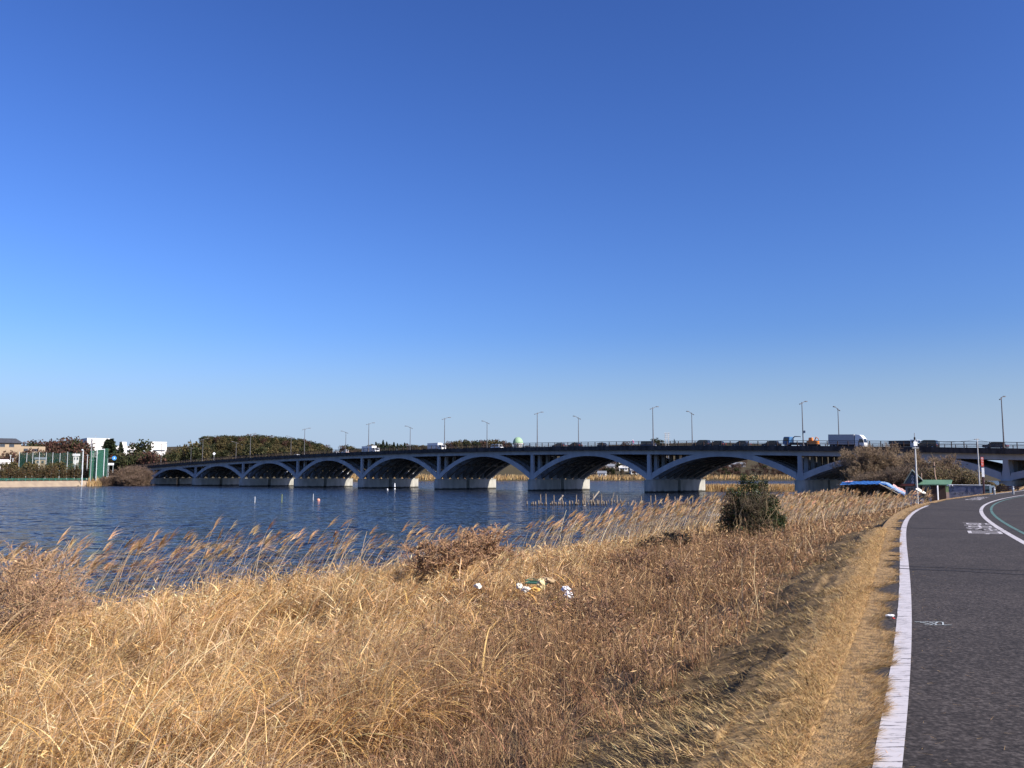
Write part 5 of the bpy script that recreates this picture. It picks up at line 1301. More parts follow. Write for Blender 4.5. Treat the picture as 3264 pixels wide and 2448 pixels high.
# reading board
x, y = xy(2936, 96), 96.0; g = gz(x, y)
t = thing('reading_board', 'slanted white information board on black legs before the hut', 'information board', (x, y, g), facing(2936))
zz = lambda v: zy(2936, v, 96) - g
MB().add([(-.62, -.05, zz(1559)), (.32, -.05, zz(1579)), (.62, .35, zz(1576)), (-.32, .35, zz(1556)), (-.62, -.05, zz(1559) + .03), (.32, -.05, zz(1579) + .03), (.62, .35, zz(1576) + .03), (-.32, .35, zz(1556) + .03)], [(3, 2, 1, 0), (4, 5, 6, 7), (0, 1, 5, 4), (1, 2, 6, 5), (2, 3, 7, 6), (3, 0, 4, 7)]).build('board', mat('cream_board', (.75, .70, .60), (.7, .65, .56), rough=.5), t)
MB().add([(-.68, -.1, zz(1559) - .07), (.36, -.1, zz(1579) - .07), (.7, .36, zz(1576) - .07), (-.36, .36, zz(1556) - .07), (-.68, -.1, zz(1559) - .01), (.36, -.1, zz(1579) - .01), (.7, .36, zz(1576) - .01), (-.36, .36, zz(1556) - .01)], [(3, 2, 1, 0), (4, 5, 6, 7), (0, 1, 5, 4), (1, 2, 6, 5), (2, 3, 7, 6), (3, 0, 4, 7)]).build('frame', tyre, t)
for xx, yy_, v in ((.22, -.02, 1579), (.55, .25, 1577)): MB().box(xx - .075, xx + .075, yy_ - .05, yy_ + .05, -.1, zz(v) - .04).build('leg', tyre, t)
# lettered board wall
def board_wall():
    Y = 106.0; x0, x1 = xy(3012, Y), xy(3143, Y); xm = (x0 + x1) / 2; g = min(gz(x0, Y), gz(x1, Y)) - .1; W = (x1 - x0) / 2
    t = thing('board_wall', 'dark blue grey board wall with faded boat hire lettering', 'wall', (xm, Y, g), facing(3077)); W = W * 1.0 / math.cos(facing(3077)) * .98
    zt = 3.18 - g
    m = mat('faded_blue_boards', (.33, .32, .34), (.13, .14, .18), scale=1.1, rough=.85, contrast=(.38, .6))
    MB().box(-W, W, 0, .08, .35, zt).build('boards', m, t)
    MB().tube([(-W + .05, -.06, zt + .1), (W - .1, -.06, zt + .06)], .045, 6).build('top_pipe', whites, t)
    b = MB().box(-W + .9, -W + 1.02, -.12, 0, zt - .1, zt + .2).box(W - .5, W - .36, -.12, 0, zt - .16, zt + .05); b.build('bracket', whites, t)
    L = MB(); wm = W * 2 / 131.0
    for txt, u, v, sz in (('つり舟', 3030, 1556, .46), ('ボート', 3030, 1565, .48), ('きつそうじ', 3068, 1574.5, .36)):
        vs, fs = text_mesh(txt, sz); zc = zy(u, v, Y) - g; L.add([((u - 3077.5) * wm + p[0] * (1.15 if sz < .4 else 1.05), -.012, zc + p[1] * .95) for p in vs], fs)
    L.build('lettering', inkb, t)
    fd = MB(); pm = mat('faded_grey_paint', (.40, .36, .37), (.27, .26, .28), scale=2, rough=.85)
    for u, v, ru, rv in ((3066, 1561, 11, 8), (3085, 1562, 4, 7), (3101, 1562, 3, 8), (3118, 1564, 9, 7)):
        fd.prism([((u - 3077.5) * wm + ru * wm * math.cos(a) * (1 + .15 * math.sin(3 * a)), zy(u, v, Y) - g + rv * wm * math.sin(a)) for a in np.linspace(0, 2 * math.pi, 14, endpoint=False)], -.008, -.001)
    fd.build('faded_patches', pm, t)
    MB().box(-W + .1, W - 1.2, -.3, -.1, 0, .34).build('timber_sill', brownw, t)
    for xx in (-W + .05, 0, W - .08): MB().box(xx - .06, xx + .06, .081, .2, -.2, zt).build('post', brownw, t)
board_wall()
x, y = xy(3147, 104), 104.0; g = gz(x, y)
t = thing('notice_panel', 'dull green notice panel at the right end of the board wall', 'panel', (x, y, g), facing(3147)); zt = zy(3147, 1548, y) - g
MB().box(-.5, .42, 0, .05, .35, zt).build('panel', mat('dull_green_panel', (.15, .21, .19), (.11, .16, .15), scale=2), t); MB().box(-.46, -.36, .051, .12, -.1, zt - .1).build('leg', brownw, t); MB().box(.28, .38, .051, .12, -.1, zt - .1).build('leg', brownw, t); MB().box(-.25, .15, -.012, -.001, zt - .6, zt - .45).build('lettering', inkb, t)
x, y = xy(3158, 103), 103.0; g = gz(x, y); zt = zy(3158, 1547.5, y) - g
t = thing('pale_green_stand', 'pale mint green stand with a bent top beside the green panel', 'stand', (x, y, g), facing(3158))
mint = mat('mint_paint', (.68, .80, .72), (.6, .73, .65), rough=.6); MB().box(-.2, .02, -.1, .1, 0, zt).build('upright', mint, t); MB().box(.021, .32, -.1, .1, zt - .24, zt - .003).build('top_arm', mint, t)
MB().box(.1, .3, -.05, .05, .1, zt - .25).build('support', brownw, t)
# banner
x, y = xy(3133, 103), 103.0; g = gz(x, y)
t = thing('banner_stand', 'tall narrow banner, red upper half and white lower half, on a dark post', 'banner', (x, y, g), facing(3133) + .3); zz = lambda v: zy(3133, v, 103) - g
MB().tube([(0, 0, 0), (.02, 0, zz(1520)), (-.12, 0, zz(1456))], [.12, .11, .05], 7).build('post', mat('dark_red_post', (.05, .02, .025), rough=.6), t)
MB().box(-.16, .12, -.14, -.11, zz(1487), zz(1457)).build('red_panel', mat('banner_red', (.58, .10, .07), (.48, .08, .055), scale=4), t); MB().box(-.14, .14, -.14, -.11, zz(1520), zz(1491)).build('white_panel', whites, t)
b = MB()
for i in range(3): vs, fs = text_mesh('舟つり'[i], .28); b.add([(-.02 + p[0], -.142, zz(1462 + i * 9) + p[1]) for p in vs], fs)
b.build('lettering', whites, t)
# bollards on the path
for u, vb, vt, lab in ((3170, 1577, 1551, 'grey bollard at the edge of the path, left of the pair'), (3230, 1576, 1549, 'grey bollard on the path, right of the pair')):
    x, y = pz(u, vb, 2.7); h = zy(u, vt, y) - 2.7
    t = thing('bollard', lab, 'bollard', (x, y, 2.69)); MB().tube([(0, 0, 0), (0, 0, h * .9)], [.085, .085], 10).build('post', galv, t); MB().lathe([(.085, h * .9), (.1, h * .91), (.1, h * .96), (.04, h)], 10).build('cap', galv, t); MB().lathe([(.088, h * .62), (.088, h * .74)], 10).build('reflector', whites, t)
x0, y0 = xy(3182, 100), 100.0; g = gz(x0, y0)
t = thing('slat_fence', 'low dark slatted timber fence under the bridge beside the bollards', 'fence', (x0, y0, 2.55), facing(3205))
for z in (.05, .28, .5): MB().box(-.2, 2.0, -.03, .03, z, z + .14).build('slat', brownw, t)
for xx in (-.1, .9, 1.85): MB().box(xx - .06, xx + .06, .031, .12, -.6, .68).build('post', brownw, t)
# ---- blue tarpaulin shelter
def tarp():
    X0, Y0 = xy(2790, 108), 108.0; g = gz(X0, Y0)
    t = thing('tarp_shelter', 'sagging blue tarpaulin roof on crooked posts sloping down towards the hut', 'shelter', (X0, Y0, g), facing(2790))
    sc_ = F / 108.0
    blue = mat('blue_tarpaulin', (.04, .15, .40), (.025, .09, .27), scale=2.5, rough=.45, bump=.5, contrast=(.4, .6)); pale = mat('pale_blue_sheet', (.24, .34, .48), (.17, .27, .42), scale=3, rough=.5); pk = mat('pink_sheet', (.56, .33, .29), (.5, .27, .24), scale=3, rough=.6)
    ridge = [(2688, 1537), (2720, 1534.5), (2760, 1533.5), (2800, 1534), (2824, 1538), (2838, 1548), (2855, 1560), (2880, 1573), (2896, 1582)]
    def sheet(name, us, off0, off1, y0, y1, m, nx=44, ny=9, rg=.05):
        U = np.linspace(us[0], us[1], nx); V = []
        for j in range(ny):
            f = j / (ny - 1)
            for i, u in enumerate(U):
                z = zy(u, prof(u, ridge) + off0 + (off1 - off0) * (1 - f), Y0) - g
                V.append(((u - 2790) / sc_ + .15 * (f - .5), y0 + (y1 - y0) * f, z + rg * (math.sin(i * 1.9 + j) + math.sin(i * .7 + j * 2.1)) * .6 + random.gauss(0, rg * .35)))
        Q = [(j * nx + i, j * nx + i + 1, (j + 1) * nx + i + 1, (j + 1) * nx + i) for j in range(ny - 1) for i in range(nx - 1)]
        b = MB(); b.add(V, Q); o = b.build(name, m, t)
        sm = o.modifiers.new('thick', 'SOLIDIFY'); sm.thickness = .02
        return o
    sheet('tarpaulin', (2688, 2896), 0, 9, -1.6, 1.4, blue); sheet('pale_sheet', (2806, 2876), -.5, 4, -1.75, -1.2, pale, 20, 4, .03); sheet('pink_sheet', (2840, 2884), -7, 0, -.4, .5, pk, 16, 5, .04)
    sheet('pink_sheet', (2700, 2722), -2, 1, -.6, .4, pk, 10, 4, .03)
    for u, vb, lean in ((2700, 1600, .1), (2722, 1600, -.12), (2748, 1602, .1), (2765, 1602, .05), (2778, 1602, -.06), (2800, 1600, .04), (2826, 1600, .0), (2846, 1604, .1)):
        x = (u - 2790) / sc_; z = zy(u, prof(u, ridge) + 6, Y0) - g; MB().tube([(x + lean * 2, -.6, -.3), (x, -.5, z)], [.07, .055], 6).build('post', wetwood, t)
    b = MB()
    for (ua, va), (ub, vb) in (((2800, 1541), (2860, 1577)), ((2806, 1545), (2893, 1582)), ((2858, 1556), (2900, 1578))):
        b.tube([((ua - 2790) / sc_, -1.9, zy(ua, va, Y0) - g), ((ub - 2790) / sc_, -1.9, zy(ub, vb, Y0) - g)], .035, 5)
    b.build('pale_rod', mat('pale_rod', (.6, .55, .45), rough=.7), t)
tarp()
def upturned(u, Y, L, rz, c, label):
    x = xy(u, Y); t = thing('upturned_boat', label, 'boat', (x, Y, gz(x, Y) + .12), rz)
    vs = []
    for xx, w, h in ((-L, .18, .25), (-L * .6, .5, .5), (0, .58, .55), (L * .6, .45, .48), (L, .05, .2)): vs += [(xx, -w, 0), (xx, -w * .6, h), (xx, w * .6, h), (xx, w, 0)]
    b = MB(); b.add(vs, [(4 * i + j, 4 * i + j + 1, 4 * i + j + 5, 4 * i + j + 4) for i in range(4) for j in range(3)] + [(3, 2, 1, 0), (16, 17, 18, 19)]); b.build('hull', mat('boat_' + label[:6], c, rough=.7), t)
    MB().tube([(-L, 0, .27), (0, 0, .57), (L, 0, .22)], .03, 5).build('keel', wood, t)
upturned(2862, 96, 1.3, HR + .1, (.30, .24, .18), 'tan upturned boat on the bank below the tarpaulin'); upturned(2872, 90, 1.1, HR - .3, (.17, .21, .24), 'grey upturned boat nearest the path below the tarpaulin')

# ---- litter on the flattened reeds
def crumple(name, label, cat, u, v, z, sx, sy, sz, c, seed, yaw=.2):
    x, y = pz(u, v, z); rn = random.Random(seed); nu, nv = 12, 7; vs = []
    for j in range(nv):
        a = math.pi * (j + .5) / nv
        for i in range(nu):
            p = 2 * math.pi * i / nu; k = 1 + rn.uniform(-.28, .28); vs.append((x + sx * k * math.sin(a) * math.cos(p + yaw), y + sy * k * math.sin(a) * math.sin(p + yaw), z + sz * k * math.cos(a)))
    fs = [(j * nu + i, j * nu + (i + 1) % nu, (j + 1) * nu + (i + 1) % nu, (j + 1) * nu + i) for j in range(nv - 1) for i in range(nu)] + [tuple(range(nu)), tuple(range(nv * nu - 1, (nv - 1) * nu - 1, -1))]
    b = MB(); b.add(vs, fs); tag(b.build(name, mat('litter_' + name + str(seed), c, tuple(k * .85 for k in c), scale=8, rough=.6)), label, cat)
crumple('plastic_bag', 'crumpled white plastic bag on the dry reeds, upper of two', 'bag', 1804, 1878, 1.62, .11, .1, .07, (.8, .8, .8), 1); crumple('plastic_bag', 'bright white crumpled bag on the dry reeds, lower of two', 'bag', 1812, 1897, 1.60, .11, .12, .09, (.85, .86, .88), 2)
crumple('foam_chunk', 'cream broken foam chunk left of the orange sheet', 'foam', 1655, 1868, 1.66, .075, .08, .07, (.74, .67, .54), 3); crumple('foam_chunk', 'cream foam lump touching the orange sheet', 'foam', 1676, 1879, 1.64, .10, .085, .07, (.76, .68, .56), 4)
crumple('orange_sheet', 'crumpled orange yellow sheet between foam and cardboard', 'sheet', 1706, 1879, 1.62, .13, .1, .05, (.66, .38, .10), 5); crumple('paper_sack', 'torn pale yellow paper sack above the orange sheet', 'sack', 1725, 1862, 1.66, .1, .1, .13, (.72, .58, .30), 6)
crumple('cardboard_box', 'squashed tan cardboard behind the paper sack', 'cardboard', 1750, 1850, 1.62, .17, .13, .08, (.44, .31, .17), 7); crumple('plastic_bag', 'faded white bag far left of the other litter', 'bag', 1523, 1868, 1.66, .09, .1, .06, (.72, .68, .6), 8)
crumple('food_wrapper', 'shiny silver wrapper near the bottom of the bank', 'wrapper', 2034, 2343, 1.78, .065, .05, .03, (.55, .55, .6), 9, .6); crumple('paper_scrap', 'white paper scrap on the grass at the path edge', 'paper', 2836, 1962, 2.73, .05, .03, .012, (.8, .8, .8), 10); crumple('paper_scrap', 'small red scrap beside the white paper at the path edge', 'paper', 2848, 1971, 2.725, .016, .013, .008, (.6, .06, .05), 11); crumple('plastic_bag', 'pale grey bag caught in the brown weeds', 'bag', 2350, 1890, 1.85, .06, .05, .05, (.7, .68, .68), 12)
x, y = pz(1712, 1833, 1.66)
t = thing('fish_crate', 'broken green plastic crate lying in the reeds behind the litter', 'crate', (x, y, 1.44), -.35); t.scale = (.72, .72, .72); cg = mat('green_crate_plastic', (.07, .17, .11), (.05, .13, .085), rough=.5)
MB().box(-.38, .38, -.24, .24, 0, .02).build('base', cg, t)
for a in ((-.38, .38, -.26, -.24), (-.38, .38, .24, .26), (-.40, -.38, -.26, .26), (.38, .40, -.26, .26)): MB().box(*a, 0, .05).build('side', cg, t); MB().box(*a, .11, .14).build('rim', cg, t)
def dead_leaf(u, v, z, L, w, label):
    x, y = pz(u, v, z); n = 9; vs = []
    for i in range(n): q = i / (n - 1); ww = w * math.sin(math.pi * min(q * .9 + .08, 1)); vs += [(x + L * q, y + L * q * .55 + ww, z + .02 * math.sin(q * 3) + .012), (x + L * q, y + L * q * .55, z + .02 * math.sin(q * 3)), (x + L * q, y + L * q * .55 - ww, z + .02 * math.sin(q * 3) + .012)]
    b = MB(); b.add(vs, [(3 * i + j, 3 * i + j + 1, 3 * i + j + 4, 3 * i + j + 3) for i in range(n - 1) for j in range(2)]); tag(b.build('dead_leaf', mat('dead_leaf', (.55, .36, .16), (.48, .30, .13), scale=9)), label, 'leaf')
dead_leaf(2102, 2418, 2.26, .17, .022, 'long pale curled dead leaf on the mown bank')
# ================================================================== dry grass, weeds and reeds on the bank
GOLD = [(.74, .49, .22), (.62, .38, .155), (.84, .60, .32), (.48, .28, .11), (.30, .17, .07), (.66, .47, .27)]
WEED = [(.29, .16, .08), (.22, .118, .06), (.38, .23, .115), (.13, .075, .042), (.44, .29, .15)]
MOWN = [(.58, .40, .18), (.44, .30, .135), (.68, .49, .24), (.26, .18, .09), (.15, .105, .055)]
TAN = [(.57, .37, .155), (.47, .30, .125), (.63, .43, .20), (.38, .235, .10)]
LIT = np.array([pz(1660, 1868, 1.6), pz(1700, 1875, 1.6), pz(1808, 1888, 1.6), pz(1740, 1850, 1.6), pz(1712, 1833, 1.6), pz(1523, 1868, 1.6)])[:, :2]
def clearing(x, y):
    """1 in the open, lower around the dumped litter and in the hollow"""
    k = np.ones(len(x))
    for lx, ly in LIT:
        ux, uy = lx / math.hypot(lx, ly), ly / math.hypot(lx, ly)
        al = (x - lx) * ux + (y - ly) * uy; ac = (x - lx) * uy - (y - ly) * ux
        k = np.minimum(k, np.where((al > -3.2) & (al < .6) & (np.abs(ac) < .55 + .0 * al), .50, 1))
    return k
HOL = [pz(2150, 1745, 1.0)[:2], pz(2230, 2075, 1.6)[:2]]
def sample(r0, r1, dens, half=37):
    n = int(dens * R(2 * half) * .5 * (r1 * r1 - r0 * r0))
    r = np.sqrt(RNG.uniform(r0 * r0, r1 * r1, n)); a = R(1) * RNG.uniform(-half, half, n)
    return r * np.sin(a), r * np.cos(a)
SH = [(2.6, 5, 620), (5, 8, 520), (8, 14, 310), (14, 24, 150), (24, 42, 66), (42, 75, 27), (75, 135, 8)]
def lod(r): return np.maximum(1.0, r / 13.0)
gold, weed, mown, tan_ = [], [], [], []
def zones(x, y):
    d = path_d(x, y); ds = shore_d(x, y)
    nb = (vnoise(x, y, 2.3, 11) - .5) * 2.2 + (vnoise(x, y, .9, 12) - .5) * .9
    edge = np.interp(np.hypot(x, y), [3, 8, 14, 24, 40, 80], [3.4, 4.8, 6.6, 9.6, 10.5, 8.5]) + nb
    return d, ds, edge
for r0, r1, de in SH:
    x, y = sample(r0, r1, de)
    d, ds, edge = zones(x, y); z = land_z(x, y); r = np.hypot(x, y); k = lod(r); cl = clearing(x, y)
    hol = np.ones(len(x))
    for hx, hy in HOL: hol = np.minimum(hol, np.clip(np.hypot(x - hx, (y - hy) * .7) / (.55 + .02 * hy), .15, 1))
    hn = (.42 + .75 * vnoise(x, y, 1.3, 14) + .35 * vnoise(x, y, .45, 17)) * np.where(d < 14, np.interp(r, [42, 62], [1, .38]), 1)
    # golden grass and old reed stalks
    m = (d > edge) & (ds > -.6) & (hol > .8)
    n = int(m.sum())
    if n:
        kk = k[m]; shore_k = np.clip(1 - ds[m] / 7, 0, 1)
        cs = .5 if r1 < 15 else .9
        cx_, cy_, h1, h2, h3, h4 = cells(x[m], y[m], cs, 3)
        pull = np.where(RNG.random(n) < .8, .30, .9)                     # stalks crowd into tussocks
        bx, by = cx_ + (x[m] - cx_) * pull, cy_ + (y[m] - cy_) * pull
        b = np.stack([bx, by, land_z(bx, by) - .05], 1)
        up = RNG.random(n) < .22 + .55 * h4
        L = np.where(up, RNG.uniform(.55, 1.05, n), RNG.uniform(.7, 1.45, n)) * hn[m] * cl[m] * (1 - .38 * shore_k) * (.55 + .75 * h1)
        az = np.where(RNG.random(n) < .8, .05 + (h2 - .5) * 1.6 + RNG.normal(0, .38, n), RNG.uniform(0, 6.28, n))
        V = ribbons(b, L, az, np.abs(RNG.normal(.24, .16, n)), np.where(up, RNG.uniform(.0, .5, n), RNG.uniform(1.0, 2.2, n)), np.where(up, RNG.uniform(.004, .010, n), RNG.uniform(.009, .021, n)) * kk, 5, pick(GOLD, n, .17) * (.66 + .34 * h3 + .36 * vnoise(bx, by, 2.3, 21))[:, None])
        gold.append(V[:3])
        # thatch: broken leaves lying every which way among the stalks
        q = RNG.random(n) < .45; bb = b[q].copy(); nq = len(bb); bb[:, 2] += RNG.uniform(.1, .8, nq) * (.55 + .6 * h1[q]) * cl[m][q] * hn[m][q] * (1 - .4 * shore_k[q])
        gold.append(ribbons(bb, RNG.uniform(.18, .5, nq), np.where(RNG.random(nq) < .5, RNG.normal(.1, .8, nq), RNG.uniform(0, 6.28, nq)), RNG.uniform(.9, 1.9, nq), RNG.normal(.2, .5, nq), RNG.uniform(.007, .018, nq) * kk[q], 3, pick([(.84, .58, .28), (.70, .44, .18), (.88, .66, .38), (.46, .26, .10)], nq, .2), face=RNG.uniform(0, 6.28, nq))[:3])
        # short fluffy chaff fills the gaps under the stalks
        q = RNG.random(n) < .4; bb = b[q].copy(); bb[:, 2] += RNG.uniform(.1, .75, q.sum()) * cl[m][q] * hn[m][q]
        gold.append(cards(bb + RNG.normal(0, .1, bb.shape) * [1, 1, .3], RNG.uniform(.05, .15, len(bb)) * kk[q] ** .6, pick(GOLD, len(bb), .25), .16))
    # brown weeds
    m = (d > 1.9 + (vnoise(x, y, .7, 15) - .5) * .7) & (d < edge + 1.2) & (ds > 0) & (hol > .55)
    n = int(m.sum())
    if n:
        hh = np.interp(d[m], [1.7, 2.6, 4.5], [.22, .5, .95]) * hn[m] * cl[m]
        cx_, cy_, h1, h2, h3, h4 = cells(x[m], y[m], .55 if r1 < 15 else .9, 9)
        pull = np.where(RNG.random(n) < .7, .45, 1.0); bx, by = cx_ + (x[m] - cx_) * pull, cy_ + (y[m] - cy_) * pull
        hh = hh * (.35 + .9 * h1); b = np.stack([bx, by, land_z(bx, by) - .04], 1); kk = k[m]
        for rep in range(3):
            L = RNG.uniform(.4, .95, n) * hh
            V = ribbons(b + RNG.normal(0, .04, b.shape) * [1, 1, 0], L, RNG.uniform(0, 6.28, n), np.abs(RNG.normal(.65, .5, n)), RNG.normal(.4, 1.3, n), RNG.uniform(.003, .0075, n) * kk, 5, pick(WEED, n, .2))
            weed.append(V[:3])
            # side twigs
            P = V[3] - np.stack([np.zeros(n), np.zeros(n), L * RNG.uniform(.1, .55, n)], 1)
            weed.append(ribbons(P, L * RNG.uniform(.2, .45, n), RNG.uniform(0, 6.28, n), RNG.uniform(.4, 1.3, n), RNG.normal(.2, .5, n), RNG.uniform(.0025, .005, n) * kk, 2, pick(WEED, n, .2))[:3])
        q = RNG.random(n) < .95
        P = V[3][q] + RNG.normal(0, .06, (q.sum(), 3)); P[:, 2] -= RNG.uniform(0, .3, q.sum()) * hh[q]
        weed.append(cards(P, RNG.uniform(.014, .05, q.sum()) * np.clip(r[m][q] / 11, .45, 1) * kk[q] ** .8, pick(WEED + [(.42, .29, .18)], q.sum(), .25), .45))
        q = RNG.random(n) < .8; nq = int(q.sum())
        P = b[q] + RNG.normal(0, .12, (nq, 3)) * [1, 1, 0]; P[:, 2] += hh[q] * RNG.uniform(.25, .85, nq)
        weed.append(cards(P, RNG.uniform(.05, .15, nq) * np.clip(r[m][q] / 12, .5, 1) * kk[q] ** .6, pick(WEED + [(.46, .30, .15)], nq, .25), .16))
    # golden leaves straying into the weeds
    m2 = m & (RNG.random(len(x)) < .035) & (r > 10); n = int(m2.sum())
    if n:
        b = np.stack([x[m2], y[m2], z[m2]], 1)
        gold.append(ribbons(b, RNG.uniform(.5, 1.1, n) * hn[m2], RNG.normal(.2, 1.0, n), RNG.uniform(.1, .5, n), RNG.uniform(.3, 1.9, n), RNG.uniform(.005, .010, n) * k[m2], 5, pick(GOLD, n, .15))[:3])
# mown bank and verge: short lying blades, combed down the slope
for r0, r1, de in ((2.6, 5, 4200), (5, 8, 3600), (8, 14, 1900), (14, 24, 620), (24, 42, 190), (42, 80, 50), (80, 120, 8)):
    x, y = sample(r0, r1, de, 36)
    d = path_d(x, y); r = np.hypot(x, y); k = lod(r); z = land_z(x, y)
    vn = (vnoise(x, y, .9, 31) - .5) * .5
    m = (d > .52 + vn) & (d < 2.3 + vn * 2); n = int(m.sum())
    patch = vnoise((x * .8 + y * .6) * .5, x * .6 - y * .8, .30, 33) * .5 + vnoise(x, y, .13, 34) * .5
    m &= RNG.random(len(x)) < np.clip(patch * 2.4 - .62, .40, 1)
    n = int(m.sum())
    if n:
        b = np.stack([x[m], y[m], z[m] - .01], 1)
        az = RNG.normal(R(180 + 20), .9, n)
        mown.append(ribbons(b, RNG.uniform(.04, .13, n) * (.6 + .8 * patch[m]), az, RNG.uniform(.7, 1.45, n), RNG.uniform(.1, .5, n), RNG.uniform(.004, .010, n) * k[m], 2, pick(MOWN, n, .28) * np.clip(patch[m] * 2.6 - .5, .42, 1)[:, None])[:3])
    rag = fringe(y)
    m = (d > rag) & (d < .72 + vn); n = int(m.sum())
    if n:
        b = np.stack([x[m], y[m], np.maximum(z[m], np.where(d[m] < .36, 2.70, 0)) - .004], 1)
        pt = vnoise(x[m], y[m], .8, 38)
        az = np.where(d[m] < rag[m] + .12, RNG.normal(R(-25), .5, n), RNG.uniform(0, 6.28, n))
        c = pick(TAN, n, .15); c = c * (1 - .45 * np.clip(1.6 * (pt - .55), 0, 1))[:, None]
        tan_.append(ribbons(b, RNG.uniform(.03, .085, n) * (1 + .5 * (d[m] < rag[m] + .1)), az, RNG.uniform(.55, 1.4, n), RNG.uniform(.1, .6, n), RNG.uniform(.003, .006, n) * k[m], 2, c)[:3])
for y0, y1, cnt in ((3.5, 8, 20000), (8, 14, 14000), (14, 26, 12000), (26, 50, 7000)):
    y = RNG.uniform(y0, y1, cnt); k = lod(y)
    rag = fringe(y) - .01
    d = rag + RNG.random(cnt) ** 1.3 * .6
    S = path_slope(y); nn = np.sqrt(1 + S * S); x = path_x(y) - d / nn; yy2 = y + d * S / nn
    z = np.maximum(land_z(x, yy2), np.where(d < .44, 2.70, 2.6)) - .004
    b = np.stack([x, yy2, z], 1); fr = d < rag + .14
    az = np.where(fr, RNG.normal(R(-25), .45, cnt), RNG.uniform(0, 6.28, cnt))
    pt = vnoise(x, yy2, .8, 38); c = pick(TAN, cnt, .16) * (1 - .45 * np.clip(1.6 * (pt - .55), 0, 1))[:, None]
    tan_.append(ribbons(b, RNG.uniform(.03, .075, cnt) * np.where(fr, 1.5, 1), az, RNG.uniform(.7, 1.45, cnt), RNG.uniform(.05, .4, cnt), RNG.uniform(.003, .0065, cnt) * k, 2, c)[:3])
# blown straw on the asphalt and the edge line
n = 420; y = 3.6 + 20 * RNG.random(n) ** 1.6; d_ = -np.abs(RNG.normal(0, .45, n)) + .12; x = path_x(y) - d_
tan_.append(ribbons(np.stack([x, y, np.full(n, 2.7065)], 1), RNG.uniform(.02, .09, n), RNG.uniform(0, 6.28, n), RNG.uniform(1.45, 1.56, n), RNG.normal(0, .04, n), RNG.uniform(.002, .005, n) * lod(y), 2, pick(TAN, n, .2))[:3])
def stuff(name, parts, m=reed_m):
    V, Q, C = merge(parts); o = npmesh(name, V, Q, m, C); tag(o, kind='stuff'); return o
# reeds with blowing plumes along the water's edge
def reeds(x, y, H, wid, k):
    n = len(x); z = np.maximum(land_z(x, y), -.9)
    base = np.stack([x, y, z], 1); az = RNG.normal(.1, .35, n)
    L = H - np.minimum(z, 0) * .8
    lean = np.abs(RNG.normal(.42, .13, n)); bend = RNG.uniform(.05, .55, n)
    out = []
    V, Q, C, T = ribbons(base, L, az, lean, bend, wid * RNG.uniform(.7, 1.1, n), 6, pick([(.60, .47, .30), (.52, .38, .22), (.66, .55, .38), (.42, .30, .17)], n, .12), taper=.5, power=2.0)
    out.append((V, Q, C))
    pl = RNG.random(n) < .62; m = int(pl.sum())
    P = np.repeat(T[pl], 24, axis=0); a = np.repeat(az[pl], 24) + RNG.normal(0, .16, m * 24); ph = np.repeat((lean + bend)[pl], 24)
    q_ = RNG.uniform(-.02, .24, m * 24); P = P - np.stack([np.sin(ph) * np.cos(a) * q_, np.sin(ph) * np.sin(a) * q_, np.cos(ph) * q_], 1)
    out.append(ribbons(P, RNG.uniform(.18, .44, m * 24) * np.repeat(.8 + .4 * RNG.random(m), 24), a, ph + RNG.normal(.25, .16, m * 24), RNG.uniform(.1, .6, m * 24), RNG.uniform(.010, .020, m * 24) * np.repeat(k[pl], 24) ** .7, 3, np.repeat(pick([(.62, .42, .22), (.52, .34, .17), (.70, .51, .30)], m, .12), 24, axis=0))[:3])
    for rep in range(3):
        f = RNG.uniform(.25, .9, n)[:, None]; P = base * (1 - f) + T * f
        P[:, 2] += .02
        out.append(ribbons(P, RNG.uniform(.2, .5, n), az + RNG.normal(0, .3, n), RNG.uniform(.5, 1.1, n), RNG.uniform(.4, 1.3, n), RNG.uniform(.008, .016, n) * k ** .7, 3, pick(GOLD, n, .15))[:3])
    return out
rd = []
for y0, y1, cnt, dlo, dhi in ((6, 18, 300, -1.2, 3.5), (18, 30, 460, -1.4, 3.5), (30, 45, 420, -1.8, 4), (45, 62, 520, -2.0, 5), (62, 90, 700, -2, 6), (90, 125, 800, -1.5, 7), (125, 150, 260, -2, 5)):
    y = RNG.uniform(y0, y1, cnt); off = RNG.uniform(dlo, dhi, cnt)
    x = np.interp(y, _sy, _sx) + off * 1.15
    keep = vnoise(x, y, 2.6, 51) > np.where(off < 0, .42, .25); x, y = x[keep], y[keep]
    k = lod(np.hypot(x, y)); H = RNG.uniform(1.7, 2.7, len(x)) * np.interp(y, [30, 40, 55, 75, 100], [1.0, .8, 1.05, 1.0, .75])
    rd += reeds(x, y, H, .010 * np.minimum(k, 5), k)
# reeds between the bush and the hut
y = RNG.uniform(52, 80, 700); x = path_x(y) - RNG.uniform(5.5, 14, 700); k = lod(np.hypot(x, y)); q = shore_d(x, y) > -1
rd += reeds(x[q], y[q], RNG.uniform(1.1, 1.9, q.sum()), .010 * np.minimum(k[q], 5), k[q])
